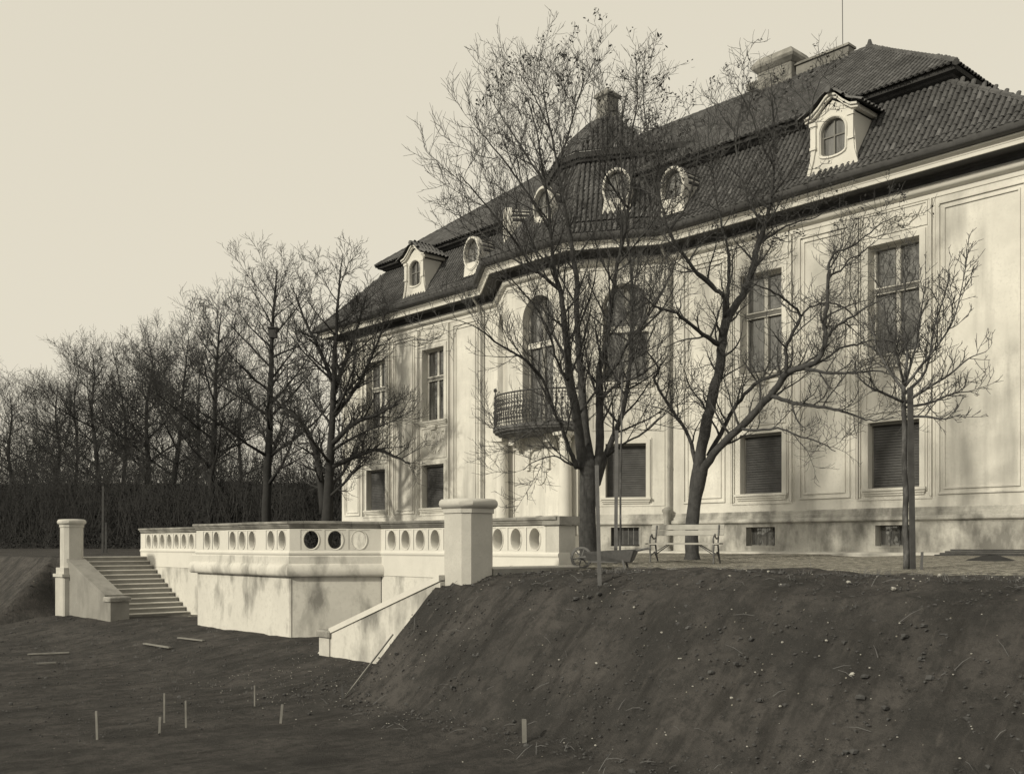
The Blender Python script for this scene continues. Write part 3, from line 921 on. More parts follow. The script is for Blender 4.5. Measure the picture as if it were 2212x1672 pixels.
# downspouts
for x, z0, sh in ((-31.0, .2, 0), (-21.45, 1.15, 1)):
    mb = MB()
    mb.tube([(x, YF-.75, 10.4), (x, YF-.35, 10.0), (x, YF-.14, 9.6), (x, YF-.14, z0+.1)], .055, 8)
    for z in (9.2, 7.0, 5.0, 3.0): mb.tube([(x, YF-.14, z), (x, YF-.14, z+.06)], .07, 8)
    ds = mb.build('downspout', M['pipe'], villa, smooth='auto')
    if sh:
        mb = MB().lathe([(.10, .3), (.10, 1.15), (.085, 1.3), (.13, 1.5), (.16, 1.55), (.16, 1.62), (.12, 1.64), (.06, 1.7)], (x, YF-.26), 12)
        mb.lathe([(.14, .22), (.14, .3), (.1, .34)], (x, YF-.26), 12)
        mb.build('cast_iron_shoe', M['pipe'], ds, smooth='auto')

# ---------------------------------------------------------------- roofs
TILES = []          # (matrix, order) of every barrel tile
from mathutils import Matrix
trng = random.Random(5)
roof_sheet = MB()
def strip(levels, sp=.18, row=.275, skip=None, tiles=True, sheet=None):
    """roof surface given as rising levels [(A, B)]; lays a sheet and rows of barrel tiles on it"""
    sheet = sheet or roof_sheet
    lv = [(Vector(a), Vector(b)) for a, b in levels]
    vs = [p for ab in lv for p in ab]
    sheet.add(vs, [(2*k, 2*k+1, 2*k+3, 2*k+2) for k in range(len(lv)-1)])
    if not tiles: return
    mids = [(a+b)/2 for a, b in lv]
    seg = [(mids[k+1]-mids[k]).length for k in range(len(mids)-1)]
    tot = sum(seg); s_ = .0; r = 0
    while s_ < tot-.05:
        q = s_; k = 0
        while k < len(seg)-1 and q > seg[k]: q -= seg[k]; k += 1
        f = q/seg[k]
        A = lv[k][0].lerp(lv[k+1][0], f); B = lv[k][1].lerp(lv[k+1][1], f)
        e = B-A; L = e.length
        if L < .15: break
        e.normalize()
        t = mids[k+1]-mids[k]; t -= e*e.dot(t); t.normalize()
        n = e.cross(t)
        mid = (A+B)/2; m = int(L/2/sp)
        for j in range(-m, m+1):
            p = mid + e*(j*sp+trng.uniform(-.008, .008)) + t*trng.uniform(-.02, .02)
            if abs(j*sp) > L/2-.06: continue
            if skip and skip(p): continue
            tilt = trng.uniform(-.02, .02)
            tt = (t + n*.10 + e*tilt).normalized(); nn = e.cross(tt).normalized(); ee = tt.cross(nn)
            TILES.append((Matrix(((ee.x, tt.x, nn.x, p.x), (ee.y, tt.y, nn.y, p.y), (ee.z, tt.z, nn.z, p.z), (0, 0, 0, 1)))))
        s_ += row; r += 1

def tile_verts():
    vs = []; n = 5
    for y, r, lift in ((-.03, .078, .010), (.32, .060, -.018)):
        for i in range(n):
            an = math.pi*i/(n-1)
            vs.append((-r*math.cos(an), y, lift+r*.95*math.sin(an)))
    fs = [(i, i+1, n+i+1, n+i) for i in range(n-1)]
    # thickness shown at the lower lip
    for i in range(n):
        an = math.pi*i/(n-1); r = .060
        vs.append((-r*math.cos(an), -.028, .010+r*.9*math.sin(an)))
    fs += [(2*n+i, 2*n+i+1, i+1, i) for i in range(n-1)]
    return vs, fs

lower = lambda y, z, f: ((-42.3+3.7*f, y, z), (-9.1-3.4*f, y, z))
strip([lower(25.62, 10.68, 0), lower(25.95, 10.98, .12), lower(26.6, 11.88, .5), lower(27.3, 13.0, 1)], skip=lambda p: abs(p.x+25.9) < 3.0)
strip([((-9.1, 25.62, 10.68), (-9.1, 41.5, 10.68)), ((-9.51, 25.95, 10.98), (-9.51, 41.2, 10.98)), ((-10.8, 26.6, 11.88), (-10.8, 40.6, 11.88)), ((-12.5, 27.3, 13.0), (-12.5, 39.9, 13.0))], skip=lambda p: p.y > 31)
strip([((-42.3, 41.5, 10.68), (-42.3, 25.62, 10.68)), ((-38.6, 39.9, 13.0), (-38.6, 27.3, 13.0))], tiles=False)
RXL, RXR, RZ, RY = -34.3, -17.9, 17.72, 33.0
strip([((-38.95, 26.85, 13.24), (-12.1, 26.85, 13.24)), ((RXL, RY, RZ), (RXR, RY, RZ))])
strip([((-12.1, 26.85, 13.24), (-12.1, 39.15, 13.24)), ((RXR, RY, RZ), (RXR, RY+.01, RZ))], skip=lambda p: p.y > 33)
strip([((-38.95, 39.15, 13.24), (-38.95, 26.85, 13.24)), ((RXL, RY+.01, RZ), (RXL, RY, RZ))], tiles=False)
strip([((-12.1, 39.15, 13.24), (-38.95, 39.15, 13.24)), ((RXR, RY, RZ), (RXL, RY, RZ))], tiles=False)
strip([((-9.1, 41.5, 10.68), (-42.3, 41.5, 10.68)), ((-12.5, 39.9, 13.0), (-38.6, 39.9, 13.0))], tiles=False)
# roof of the bay
def mitre(path, o):
    res = []
    for i in range(1, len(path)-1):
        ns = []
        for a, b in ((path[i-1], path[i]), (path[i], path[i+1])):
            dx, dy = b[0]-a[0], b[1]-a[1]; l = math.hypot(dx, dy); ns.append((dy/l, -dx/l))
        ax, ay = ns[0][0]+ns[1][0], ns[0][1]+ns[1][1]; k = 2/(ax*ax+ay*ay)
        res.append((path[i][0]+ax*k*o, path[i][1]+ay*k*o))
    return res
EV = mitre([(XW0, YF)] + PB + [(XW1, YF)], .98)
TP = [(-28.3, 27.75), (-26.25, 26.45), (-25.5, 26.45), (-23.5, 27.7)]
def bl(k, h, v):
    return Vector((EV[k][0]+(TP[k][0]-EV[k][0])*h, EV[k][1]+(TP[k][1]-EV[k][1])*h, 10.70+(14.12-10.70)*v))
for a in range(3):
    strip([(bl(a, h, v), bl(a+1, h, v)) for h, v in ((0, 0), (.24, .14), (.58, .5), (1, 1))])
CP = mitre([(-29.5, 28.5)] + TP + [(-22.3, 28.5)], .30)
APX = [(-25.95, 28.0), (-25.95, 27.95), (-25.45, 27.95), (-25.45, 28.0)]
capl = lambda k, h, v: Vector((CP[k][0]+(APX[k][0]-CP[k][0])*h, CP[k][1]+(APX[k][1]-CP[k][1])*h, 14.48+(16.3-14.48)*v))
for a in range(3):
    strip([(capl(a, h, v), capl(a+1, h, v)) for h, v in ((0, 0), (.32, .40), (.68, .78), (1, 1))])
roof = roof_sheet.build('roof', M['roofbase'], villa)
# roof bands (dark boxed eaves between the lower and upper slopes)
mb = MB(); mb.sweep([(-.3, 12.9), (.02, 12.92), (.05, 13.0), (.16, 13.04), (.2, 13.1), (.34, 13.13), (.38, 13.22), (-.2, 13.24)], [(-38.6, 39.9), (-38.6, 27.3), (-12.5, 27.3), (-12.5, 39.9)])
mb.build('upper_eaves', M['band'], roof)
mb = MB(); mb.sweep([(-.3, 14.0), (.0, 14.02), (.03, 14.12), (.16, 14.16), (.2, 14.24), (.28, 14.28), (.32, 14.46), (-.2, 14.48)], [(-29.6, 28.6)] + TP + [(-22.2, 28.6)])
mb.build('bay_eaves', M['band'], roof)
# ridge and hip tiles
mb = MB()
def ridge(p, q, r=.11):
    p, q = Vector(p), Vector(q); n = max(1, int((q-p).length/.36))
    for i in range(n):
        a = p.lerp(q, i/n); b = p.lerp(q, (i+1.12)/n)
        mb.tube([a, b], [r, r*.82], 7)
ridge((RXL, RY, RZ), (RXR, RY, RZ)); ridge((RXR, RY, RZ), (-12.1, 26.85, 13.26)); ridge((RXL, RY, RZ), (-38.95, 26.85, 13.26)); ridge((RXR, RY, RZ), (-12.1, 39.15, 13.26))
for a, b in zip([(-9.1, 25.62, 10.70), (-9.51, 25.95, 11.0), (-10.8, 26.6, 11.9)], [(-9.51, 25.95, 11.0), (-10.8, 26.6, 11.9), (-12.5, 27.3, 13.0)]): ridge(a, b, .09)
for a, b in zip([(-42.3, 25.62, 10.70), (-41.85, 25.95, 11.0), (-40.4, 26.6, 11.9)], [(-41.85, 25.95, 11.0), (-40.4, 26.6, 11.9), (-38.6, 27.3, 13.0)]): ridge(a, b, .09)
for k in (1, 2):
    hv = ((0, 0), (.24, .14), (.58, .5), (1, 1))
    for (h0, v0), (h1, v1) in zip(hv[:-1], hv[1:]): ridge(bl(k, h0, v0), bl(k, h1, v1), .08)
    hv = ((0, 0), (.32, .40), (.68, .78), (1, 1))
    for (h0, v0), (h1, v1) in zip(hv[:-1], hv[1:]): ridge(capl(k, h0, v0), capl(k, h1, v1), .08)
mb.tube([(RXR+.02, RY, RZ), (RXR+.02, RY, RZ+.28)], [.14, .05], 6)
tag(mb.build('ridge_tiles', M['tile'], roof), kind='stuff')

# ---- dormers with gabled heads
def dormer(xc, yf=25.95):
    F = frame((xc, yf), (1, 0)); top = 12.52
    mb = MB(F)
    h = lambda z: .66 + .17*max(0, (11.55-z)/.75)**1.6
    zs = [10.72, 10.9, 11.05, 11.2, 11.38, 11.55, top]
    wh = .385; w0, w1 = 11.42, 12.47
    ap = [(wh*math.cos(math.pi*i/12), w1-wh+wh*math.sin(math.pi*i/12)) for i in range(13)]
    bt = [(-wh*.96*math.cos(math.pi*i/8), w0+.12-.12*math.sin(math.pi*i/8)) for i in range(9)]
    hole = ap + bt               # right-top .. left-top, then left-bottom .. right-bottom
    outer = []
    for u, z in hole:
        outer.append((u, z))
    # front skin: outline of gable, made as quads from hole outwards
    k = len(hole)
    def ray(u, z):
        cu, cz = 0, 12.0
        dx, dz = u-cu, z-cz
        f = 1.0
        while f < 12:
            f += .02
            X_, Z_ = cu+dx*f, cz+dz*f
            lim = top+.42*(1-abs(X_)/.72) if Z_ > top else 99
            if abs(X_) >= h(Z_) or Z_ <= 10.72 or Z_ >= lim: break
        return (max(-h(Z_), min(h(Z_), X_)), max(10.72, Z_))
    out = [ray(u, z) for u, z in hole]
    vs = [(u, 0, z) for u, z in hole] + [(u, 0, z) for u, z in out] + [(u, -.2, z) for u, z in hole]
    fs = []
    for i in range(k):
        j = (i+1) % k
        fs.append((i, j, k+j, k+i)); fs.append((j, i, 2*k+i, 2*k+j))
    mb.add(vs, fs)
    # corner fill and cheeks
    mb.add([(-h(10.72), 0, 10.72), (h(10.72), 0, 10.72), (h(11.2), 0, 11.2), (-h(11.2), 0, 11.2)], [])
    for sg in (-1, 1):
        for a, b in zip(zs[:-1], zs[1:]):
            mb.add([(sg*h(a), 0, a), (sg*h(b), 0, b), (sg*h(b), -2.2, b), (sg*h(a), -2.2, a)], [(0, 1, 2, 3)])
    mb.wallpoly([(-h(10.72), 10.72), (h(10.72), 10.72), (h(11.1), 11.1), (-h(11.1), 11.1)], -.004, -.1)
    mb.wallpoly([(-.66, 12.46), (.66, 12.46), (.66, 12.56), (0, 12.96), (-.66, 12.56)], -.005, -2.3)
    d = mb.build('dormer', M['plaster_trim'], villa)
    # flat pilaster strips, scrolled feet and keyed surround
    for sg in (-1, 1):
        mb = MB(F)
        mb.box(sg*.50, sg*.665, .001, .07, 11.75, 12.45); mb.box(sg*.48, sg*.69, .001, .10, 12.36, 12.46); mb.box(sg*.49, sg*.68, .001, .09, 11.70, 11.78)
        mb.wallpoly([(sg*.52, 11.7), (sg*.66, 11.7), (sg*.69, 11.4), (sg*.80, 11.0), (sg*.70, 11.0), (sg*.58, 11.4)], .001, .05)
        mb.build('pilaster', M['plaster_trim'], d)
    mb = MB(F)
    hp = hole + [hole[0]]
    mb.tube([(u*1.12, .015, 12.0+(z-12.0)*1.09) for u, z in hp], .03, 5); mb.build('surround', M['plaster_trim'], d)
    mb = MB(F)
    for sg in (-1, 1):
        P = [(sg*.82, 12.50), (sg*.60, 12.55), (sg*.38, 12.72), (sg*.15, 12.95), (0, 13.02)]
        for p, q in zip(P[:-1], P[1:]):
            for o, t_, dd in ((0, .07, .10), (.07, .06, .16)):
                mb.wallpoly([(p[0], p[1]+o), (q[0], q[1]+o), (q[0], q[1]+o+t_), (p[0], p[1]+o+t_)], .0, dd)
        mb.box(sg*.66, sg*.80, -1.6, .0, 12.50, 12.62)
    mb.build('pediment_cornice', M['plaster_trim'], d)
    mb = MB(F); mb.add([(u, -.14, z) for u, z in hole], [tuple(range(k))]); mb.build('pane', M['glass'], d)
    mb = MB(F); mb.box(-.02, .02, -.135, -.10, w0, w1); mb.box(-wh, wh, -.133, -.105, 11.98, 12.02)
    mb.tube([(u*.95, -.12, 12.0+(z-12)*.96) for u, z in hp], .025, 4); mb.build('glazing_bars', M['frame_dark'], d)
    sh = MB()
    a = lambda sx, y, z: (xc+sx, y, z)
    n0 = len(TILES)
    strip([(a(.98, yf-.26, 12.60), a(.98, yf+1.4, 12.60)), (a(.55, yf-.26, 12.80), a(.55, yf+1.75, 12.80)), (a(.2, yf-.26, 13.10), a(.2, yf+1.95, 13.10)), (a(0, yf-.22, 13.20), a(0, yf+2.2, 13.20))], .19, .26, sheet=sh)
    strip([(a(-.98, yf+1.4, 12.60), a(-.98, yf-.26, 12.60)), (a(-.55, yf+1.75, 12.80), a(-.55, yf-.26, 12.80)), (a(-.2, yf+1.95, 13.10), a(-.2, yf-.26, 13.10)), (a(0, yf+2.2, 13.20), a(0, yf-.22, 13.20))], .19, .26, sheet=sh)
    ms = TILES[n0:]; del TILES[n0:]
    sh.build('dormer_roof', M['roofbase'], d)
    tv, tf = tile_verts(); tb = MB()
    for mt in ms: tb.add([mt @ Vector(v) for v in tv], tf)
    for i in range(7): tb.tube([(xc, yf-.28+i*.34, 13.2), (xc, yf+.1+i*.34, 13.2)], [.10, .085], 6)
    tag(tb.build('dormer_tiles', M['tile_light'], d), kind='stuff')
dormer(-34.75)
dormer(-15.18)

# ---- oval dormers
def oval_dormer(c, u, depth, nm='oval_dormer', rx=.42, rz=.58):
    F0 = frame(c[:2], u)
    F = lambda p: F0((p[0], p[1], p[2]+c[2]))
    n = 26; mb = MB(F)
    E = lambda k, d, t: (rx*k*math.cos(t), d, rz*k*math.sin(t))
    rings = [(1.0, -.22), (1.0, .05), (1.07, .06), (1.12, .04), (1.17, .03), (1.19, .0), (1.19, -depth)]
    vs = [E(k, d, 2*math.pi*i/n) for k, d in rings for i in range(n)]
    fs = [(r*n+i, r*n+(i+1) % n, (r+1)*n+(i+1) % n, (r+1)*n+i) for r in range(len(rings)-1) for i in range(n)]
    mb.add(vs, fs)
    mb.wallpoly([(-.5, -.85), (.5, -.85), (.42, -.35), (-.42, -.35)], .0, -depth*.8)
    d = mb.build(nm, M['plaster_trim'], villa)
    mb = MB(F); mb.add([E(1.02, -.16, 2*math.pi*i/n) for i in range(n)], [tuple(range(n))]); mb.build('pane', M['glass'], d)
    mb = MB(F); mb.box(-.015, .015, -.155, -.13, -rz, rz); mb.box(-rx, rx, -.153, -.133, -.015, .015); mb.build('glazing_bars', M['frame_dark'], d)
    tb = MB(F)
    for i in range(11):
        t0 = math.pi*(.5+i)/11
        for j in range(int(depth/.28)+1):
            tb.tube([E(1.09, -.18-j*.28, t0), E(1.09, -.52-j*.28, t0)], [.085, .07], 6)
    tag(tb.build('hood_tiles', M['tile'], d), kind='stuff')
UR = (PB[3][0]-PB[2][0], PB[3][1]-PB[2][1]); UL = (PB[1][0]-PB[0][0], PB[1][1]-PB[0][1])
oval_dormer((-23.1, 25.72, 12.5), UR, .9)
oval_dormer((-25.9, 24.95, 12.42), (1, 0), 1.0)
oval_dormer((-28.7, 25.72, 12.5), UL, .9)
oval_dormer((-31.0, 25.95, 12.0), (1, 0), 1.3)
oval_dormer((-20.9, 25.95, 12.0), (1, 0), 1.3)

# ---- chimneys
def chimney(x0, x1, y0, y1, z0, z1, cap=.12, h=.35):
    mb = MB(); mb.bbox(x0, x1, y0, y1, z0, z1, .03); ch = mb.build('chimney', M['chimney'], villa)
    p = [(x0, y1), (x0, y0), (x1, y0), (x1, y1)]
    mb = MB(); mb.sweep([(0, z1-.15), (.04, z1-.12), (cap, z1), (cap+.03, z1+.1), (cap, z1+.14), (-.02, z1+h), (-.3, z1+h+.04)], [(x0, y0), (x1, y0), (x1, y1), (x0, y1)], closed=True)
    mb.box(x0+.02, x1-.02, y0+.02, y1-.02, z1, z1+h)
    mb.build('chimney_cap', M['coping'], ch)
chimney(-22.2, -20.75, 32.6, 33.7, 16.5, 18.3, .16, .4)
chimney(-23.15, -22.55, 33.4, 34.0, 16.5, 18.2, .06, .12)
mb = MB(); mb.box(-20.7, -18.6, 32.85, 33.25, 17.0, 18.02); 
for i in range(3): mb.box(-20.3+i*.7, -20.0+i*.7, 32.8, 32.85, 17.62, 17.8)
par = mb.build('ridge_parapet', M['chimney'], villa)
mb = MB(); mb.box(-20.74, -18.56, 32.78, 33.32, 18.022, 18.1); mb.build('parapet_coping', M['coping'], par)
mb = MB(); mb.tube([(-18.9, 33, 17.6), (-18.92, 33, 19.9)], .014, 5); mb.build('lightning_rod', M['iron'], villa)
# small block on the cap of the bay roof
mb = MB(); p = [(-25.98, 27.8), (-25.42, 27.8), (-25.42, 28.4), (-25.98, 28.4)]
mb.sweep([(.22, 15.9), (.10, 16.15), (.0, 16.4), (0, 17.0), (.07, 17.05), (.07, 17.15), (-.1, 17.32), (-.25, 17.42), (-.36, 17.44)], p, closed=True)
mb.build('bay_roof_lantern', M['chimney'], villa)

# ---- lay the tiles: the nearest ones singly, the rest joined
tv, tf = tile_verts()
order = sorted(range(len(TILES)), key=lambda i: TILES[i].translation.length_squared)
def in_frame(p):
    Xc = S*p.x+C*p.y; Yc = -C*p.x+S*p.y
    return abs(Xc/Yc*FPX) < 1100
near = [i for i in order if in_frame(TILES[i].translation)][:300]
ns = set(near)
tmesh = {}
for nm in ('tile', 'tile_light'):
    me = bpy.data.meshes.new('tile'); me.from_pydata(tv, [], tf); me.materials.append(M[nm]); tmesh[nm] = me
for i in near:
    o = bpy.data.objects.new('tile', tmesh['tile_light' if trng.random() < .07 else 'tile'])
    col.objects.link(o); o.parent = roof; o.matrix_local = TILES[i]
tb = MB(); tl = MB()
for i in range(len(TILES)):
    if i in ns: continue
    mt = TILES[i]
    (tl if trng.random() < .06 else tb).add([mt @ Vector(v) for v in tv], tf)
tag(tb.build('tile_field', M['tile'], roof), kind='stuff')
tag(tl.build('pale_tile_field', M['tile_light'], roof), kind='stuff')
print('tiles', len(TILES))

# ---------------------------------------------------------------- trees
UP = Vector((0, 0, 1))
def rvec(rg): 
    while True:
        v = Vector((rg.uniform(-1, 1), rg.uniform(-1, 1), rg.uniform(-1, 1)))
        if .05 < v.length < 1: return v.normalized()

def path(rg, p, d, L, n, wob, trop):
    pts = [p.copy()]; d = d.normalized(); s_ = L/n
    for i in range(n):
        d = (d + rvec(rg)*wob + UP*trop).normalized()
        pts.append(pts[-1]+d*s_)
    return pts

def smooth_path(pts, rads, n=3, wob=0, rg=None):
    """Catmull-Rom through the given points"""
    P = [pts[0]*2-pts[1]] + list(pts) + [pts[-1]*2-pts[-2]]
    op, orr = [], []
    for i in range(1, len(P)-2):
        for k in range(n):
            t = k/n
            a, b, c, d = P[i-1], P[i], P[i+1], P[i+2]
            q = .5*((2*b)+(c-a)*t+(2*a-5*b+4*c-d)*t*t+(3*b-a-3*c+d)*t**3)
            if wob and rg and (i > 1 or k): q = q+rvec(rg)*wob
            op.append(q); orr.append(rads[i-1]*(1-t)+rads[i]*t)
    op.append(pts[-1]); orr.append(rads[-1])
    return op, orr

class Tree:
    def __init__(s, name, label, seed, bark='bark', twig='twig', group=None, tip=.0055):
        s.root = thing(name, label, 'tree', group)
        s.rg = random.Random(seed); s.tr = MB(); s.cr = MB(); s.bark, s.twig = M[bark], M[twig]; s.tip = tip; s.tips = []; s.n = 0
    def kids(s, pts, rads, lv, par):
        """side shoots along a branch"""
        if lv >= len(par): return
        q = par[lv]; rg = s.rg
        acc = 0.0; side = rg.uniform(0, 6.28)
        tot = sum((pts[i+1]-pts[i]).length for i in range(len(pts)-1)); run = 0.0
        nxt = q['start']*tot + rg.uniform(0, q['sp'])
        for i in range(len(pts)-1):
            a, b = pts[i], pts[i+1]; L = (b-a).length
            while nxt < run+L:
                f = (nxt-run)/max(L, 1e-6); p = a.lerp(b, f); t = (b-a).normalized()
                frac = nxt/tot
                side += 2.4+rg.uniform(-.6, .6)
                o = t.orthogonal().normalized(); o2 = t.cross(o)
                lat = o*math.cos(side)+o2*math.sin(side)
                if lat.z < -.3 and rg.random() < q.get('noDown', .5): lat = -lat
                an = R(rg.uniform(*q['ang']))
                d = t*math.cos(an)+lat*math.sin(an)
                ln = rg.uniform(*q['len'])*(1-q.get('taper', .45)*frac)
                r0 = min(max(s.tip, (rads[i]*(1-f)+rads[i+1]*f)*q['rr']), q['rmax'])
                n = q['n']; pp = path(rg, p, d, ln, n, q['wob'], q['trop'])
                rr = [r0*(1-k/n)+s.tip*.62*(k/n) for k in range(n+1)]
                (s.cr).tube(pp, rr, q['sides'], cap=False); s.n += 1
                s.tips.append(pp[-1])
                s.kids(pp, rr, lv+1, par)
                nxt += q['sp']*rg.uniform(.6, 1.4)
            run += L
        # the branch end splits on
    def limb(s, px, Y0, par, lv=0, n=4, wob=.0, trunk=True, sides=8):
        P = []; Rr = []
        for xd, yd, dy, w_ in px:
            Y = Y0+dy; P.append(at(xd, yd, Y)); Rr.append(max(s.tip, w_*.5*Y/FPX))
        pts, rads = smooth_path(P, Rr, n, wob, s.rg)
        rads = [r*(1+.10*noise.noise(q*2.3)+.06*noise.noise(q*6.1)+(.16*max(0, noise.noise(q*1.7+Vector((5, 5, 5)))-.3))) for q, r in zip(pts, rads)]
        (s.tr if trunk else s.cr).tube(pts, rads, sides)
        s.kids(pts, rads, lv, par)
        return pts, rads
    def seeds(s, frac, test, per=5, size=.05):
        mb = MB(); rg = s.rg
        for p in s.tips:
            if rg.random() > frac or not test(p): continue
            for k in range(rg.randint(2, per)):
                c = p+rvec(rg)*size*1.6-UP*size*rg.uniform(0, 1.6)
                a = rvec(rg)*size*rg.uniform(.5, 1.1); b = a.cross(rvec(rg)).normalized()*size*rg.uniform(.25, .5)
                mb.add([c-a, c+b, c+a, c-b], [(0, 1, 2, 3)])
        if mb.v: tag(mb.build('seed_clusters', M['seed'], s.root), kind='stuff')
    def done(s):
        s.tr.build('trunk', s.bark, s.root, smooth=True)
        tag(s.cr.build('crown', s.twig, s.root), kind='stuff')
        print(s.root.name, s.n)

fine = dict(start=.08, sp=.095, len=(.12, .42), ang=(25, 55), wob=.16, trop=.07, n=3, rr=.7, rmax=.0065, sides=3, noDown=.4, taper=.3)
mid_ = dict(start=.08, sp=.155, len=(.4, 1.15), ang=(25, 55), wob=.14, trop=.05, n=5, rr=.60, rmax=.011, sides=4, noDown=.5, taper=.45)
big_ = dict(start=.12, sp=.30, len=(1.0, 2.4), ang=(25, 58), wob=.11, trop=.06, n=8, rr=.55, rmax=.034, sides=5, noDown=.6, taper=.45)

# --- multi-stemmed tree in front of the bay
t1 = Tree('bare_tree', 'bare tree with several upright stems in front of the bay, behind the wheelbarrow', 11)
Y1 = 25.6
P1 = [dict(big_, len=(1.2, 2.9), trop=.07), mid_, fine]
base = [(1272, 1224, 0, 66), (1272, 1212, 0, 50), (1271, 1190, 0, 40), (1269, 1130, 0, 36), (1270, 1070, 0, 35), (1272, 1030, 0, 38), (1271, 1005, 0, 40), (1270, 985, 0, 30), (1271, 970, 0, 14), (1271, 962, 0, 5)]
t1.limb(base, Y1, [], sides=14)
L1 = [
 [(1262, 1010, 0, 30), (1256, 982, -.1, 24), (1244, 894, -.4, 20), (1233, 830, -.6, 17.5), (1226, 767, -.8, 16), (1218, 691, -1, 13), (1211, 633, -1.1, 11), (1198, 590, -1.2, 9), (1190, 510, -1.5, 7), (1184, 440, -1.7, 6), (1172, 360, -1.9, 4.5), (1158, 280, -2, 3), (1140, 215, -2.1, 2)],
 [(1272, 1005, .1, 26), (1264, 919, .3, 18), (1256, 830, .5, 16), (1250, 754, .7, 14.5), (1246, 679, .8, 12.5), (1246, 603, .9, 11), (1238, 560, .9, 10), (1231, 503, 1, 9), (1221, 457, 1, 8), (1215, 423, 1.1, 7), (1204, 353, 1.1, 5.5), (1187, 273, 1.1, 4.2), (1178, 225, 1.1, 2.8), (1170, 165, 1.1, 1.6)],
 [(1284, 1030, 0, 26), (1294, 990, -.1, 20), (1296, 894, -.3, 17), (1294, 818, -.4, 16), (1297, 785, -.5, 13), (1307, 754, -.5, 11), (1316, 704, -.6, 10), (1327, 615, -.7, 9), (1333, 572, -.7, 8), (1346, 520, -.8, 7), (1357, 450, -.8, 6), (1366, 370, -.8, 5), (1366, 290, -.8, 4), (1376, 220, -.8, 2.8), (1373, 165, -.8, 1.5)],
 [(1288, 1045, .2, 20), (1306, 990, .5, 14), (1330, 932, .9, 11.5), (1347, 881, 1.2, 10), (1357, 818, 1.5, 9.5), (1363, 754, 1.7, 9), (1365, 691, 1.8, 8), (1367, 628, 1.9, 7), (1360, 560, 2, 6), (1352, 480, 2, 5), (1345, 400, 2, 4), (1340, 310, 2, 3), (1350, 220, 2, 2)],
 [(1299, 826, -.4, 10), (1317, 805, -.7, 7.5), (1337, 780, -1, 6.5), (1355, 744, -1.2, 6), (1390, 700, -1.5, 5), (1425, 640, -1.8, 4), (1450, 590, -2, 3), (1470, 540, -2.2, 2)],
 [(1246, 1010, -.2, 12), (1236, 985, -.4, 10), (1223, 952, -.6, 8.5), (1211, 914, -.9, 7.5), (1198, 894, -1.1, 6.5), (1173, 820, -1.5, 6), (1132, 777, -2, 5), (1077, 744, -2.4, 4), (1039, 714, -2.8, 3), (1000, 695, -3, 2), (965, 690, -3.2, 1.5)],
 [(1226, 820, -.7, 7), (1203, 780, -1, 5.5), (1190, 729, -1.2, 5), (1178, 700, -1.4, 4.5), (1150, 655, -1.7, 3.5), (1110, 610, -2, 3), (1075, 570, -2.3, 2)],
 [(1210, 628, -1.1, 8), (1178, 600, -1.4, 7), (1150, 578, -1.6, 6), (1118, 530, -1.9, 5), (1080, 480, -2.2, 4), (1030, 420, -2.5, 3), (1010, 398, -2.7, 2.2), (992, 375, -2.9, 1.5)],
 [(1190, 500, -1.5, 6), (1160, 450, -1.8, 5), (1120, 390, -2, 4), (1075, 330, -2.2, 3), (1045, 295, -2.4, 2.2), (1025, 270, -2.5, 1.4)],
 [(1160, 590, -1.5, 5), (1110, 560, -1.2, 4.2), (1060, 520, -.9, 3.5), (1000, 470, -.6, 2.6), (980, 462, -.4, 1.8), (965, 452, -.2, 1.4)],
 [(1218, 440, 1.1, 6), (1180, 400, 1.4, 5), (1140, 340, 1.7, 4), (1095, 270, 2, 3), (1070, 230, 2.2, 2), (1060, 210, 2.3, 1.4)],
 [(1205, 360, 1.1, 5), (1225, 300, 1.3, 4), (1245, 230, 1.5, 3), (1262, 170, 1.7, 2)],
 [(1187, 280, 1.1, 3.6), (1160, 220, .8, 2.8), (1140, 185, .6, 2), (1130, 165, .5, 1.4)],
 [(1357, 450, -.8, 5), (1320, 400, -1.1, 4), (1290, 340, -1.4, 3.4), (1275, 270, -1.6, 2.6), (1280, 200, -1.8, 1.8)],
 [(1296, 870, -.3, 9), (1310, 850, -.6, 7), (1337, 828, -1.0, 6), (1375, 815, -1.5, 4.5), (1410, 790, -2, 3.5), (1435, 765, -2.3, 2.2)],
 [(1363, 750, 1.7, 6), (1385, 715, 2, 5), (1410, 690, 2.3, 4), (1440, 655, 2.6, 2.8), (1462, 610, 2.8, 2)],
 [(1264, 950, .2, 6), (1240, 925, .6, 5), (1200, 905, 1, 4), (1150, 930, 1.3, 3), (1110, 950, 1.6, 2.2), (1075, 935, 1.8, 1.5)],
 [(1310, 985, .5, 8), (1345, 960, .1, 5), (1390, 935, -.4, 4), (1430, 900, -.8, 3), (1455, 880, -1, 2)],
 [(1333, 572, -.7, 5), (1370, 530, -1.2, 4), (1410, 480, -1.7, 3), (1440, 420, -2, 2.2), (1455, 360, -2.2, 1.5)],
 [(1258, 1012, .1, 6), (1225, 1000, -.4, 4.2), (1195, 985, -.8, 3), (1150, 1000, -1.2, 2.2), (1130, 1015, -1.4, 1.5)],
]
for l in L1: t1.limb(l, Y1, P1, sides=9, wob=.012)
t1.seeds(.13, lambda p: p.z > 10.5 and noise.noise(p*.9) > .12, 7, .06)
t1.done()

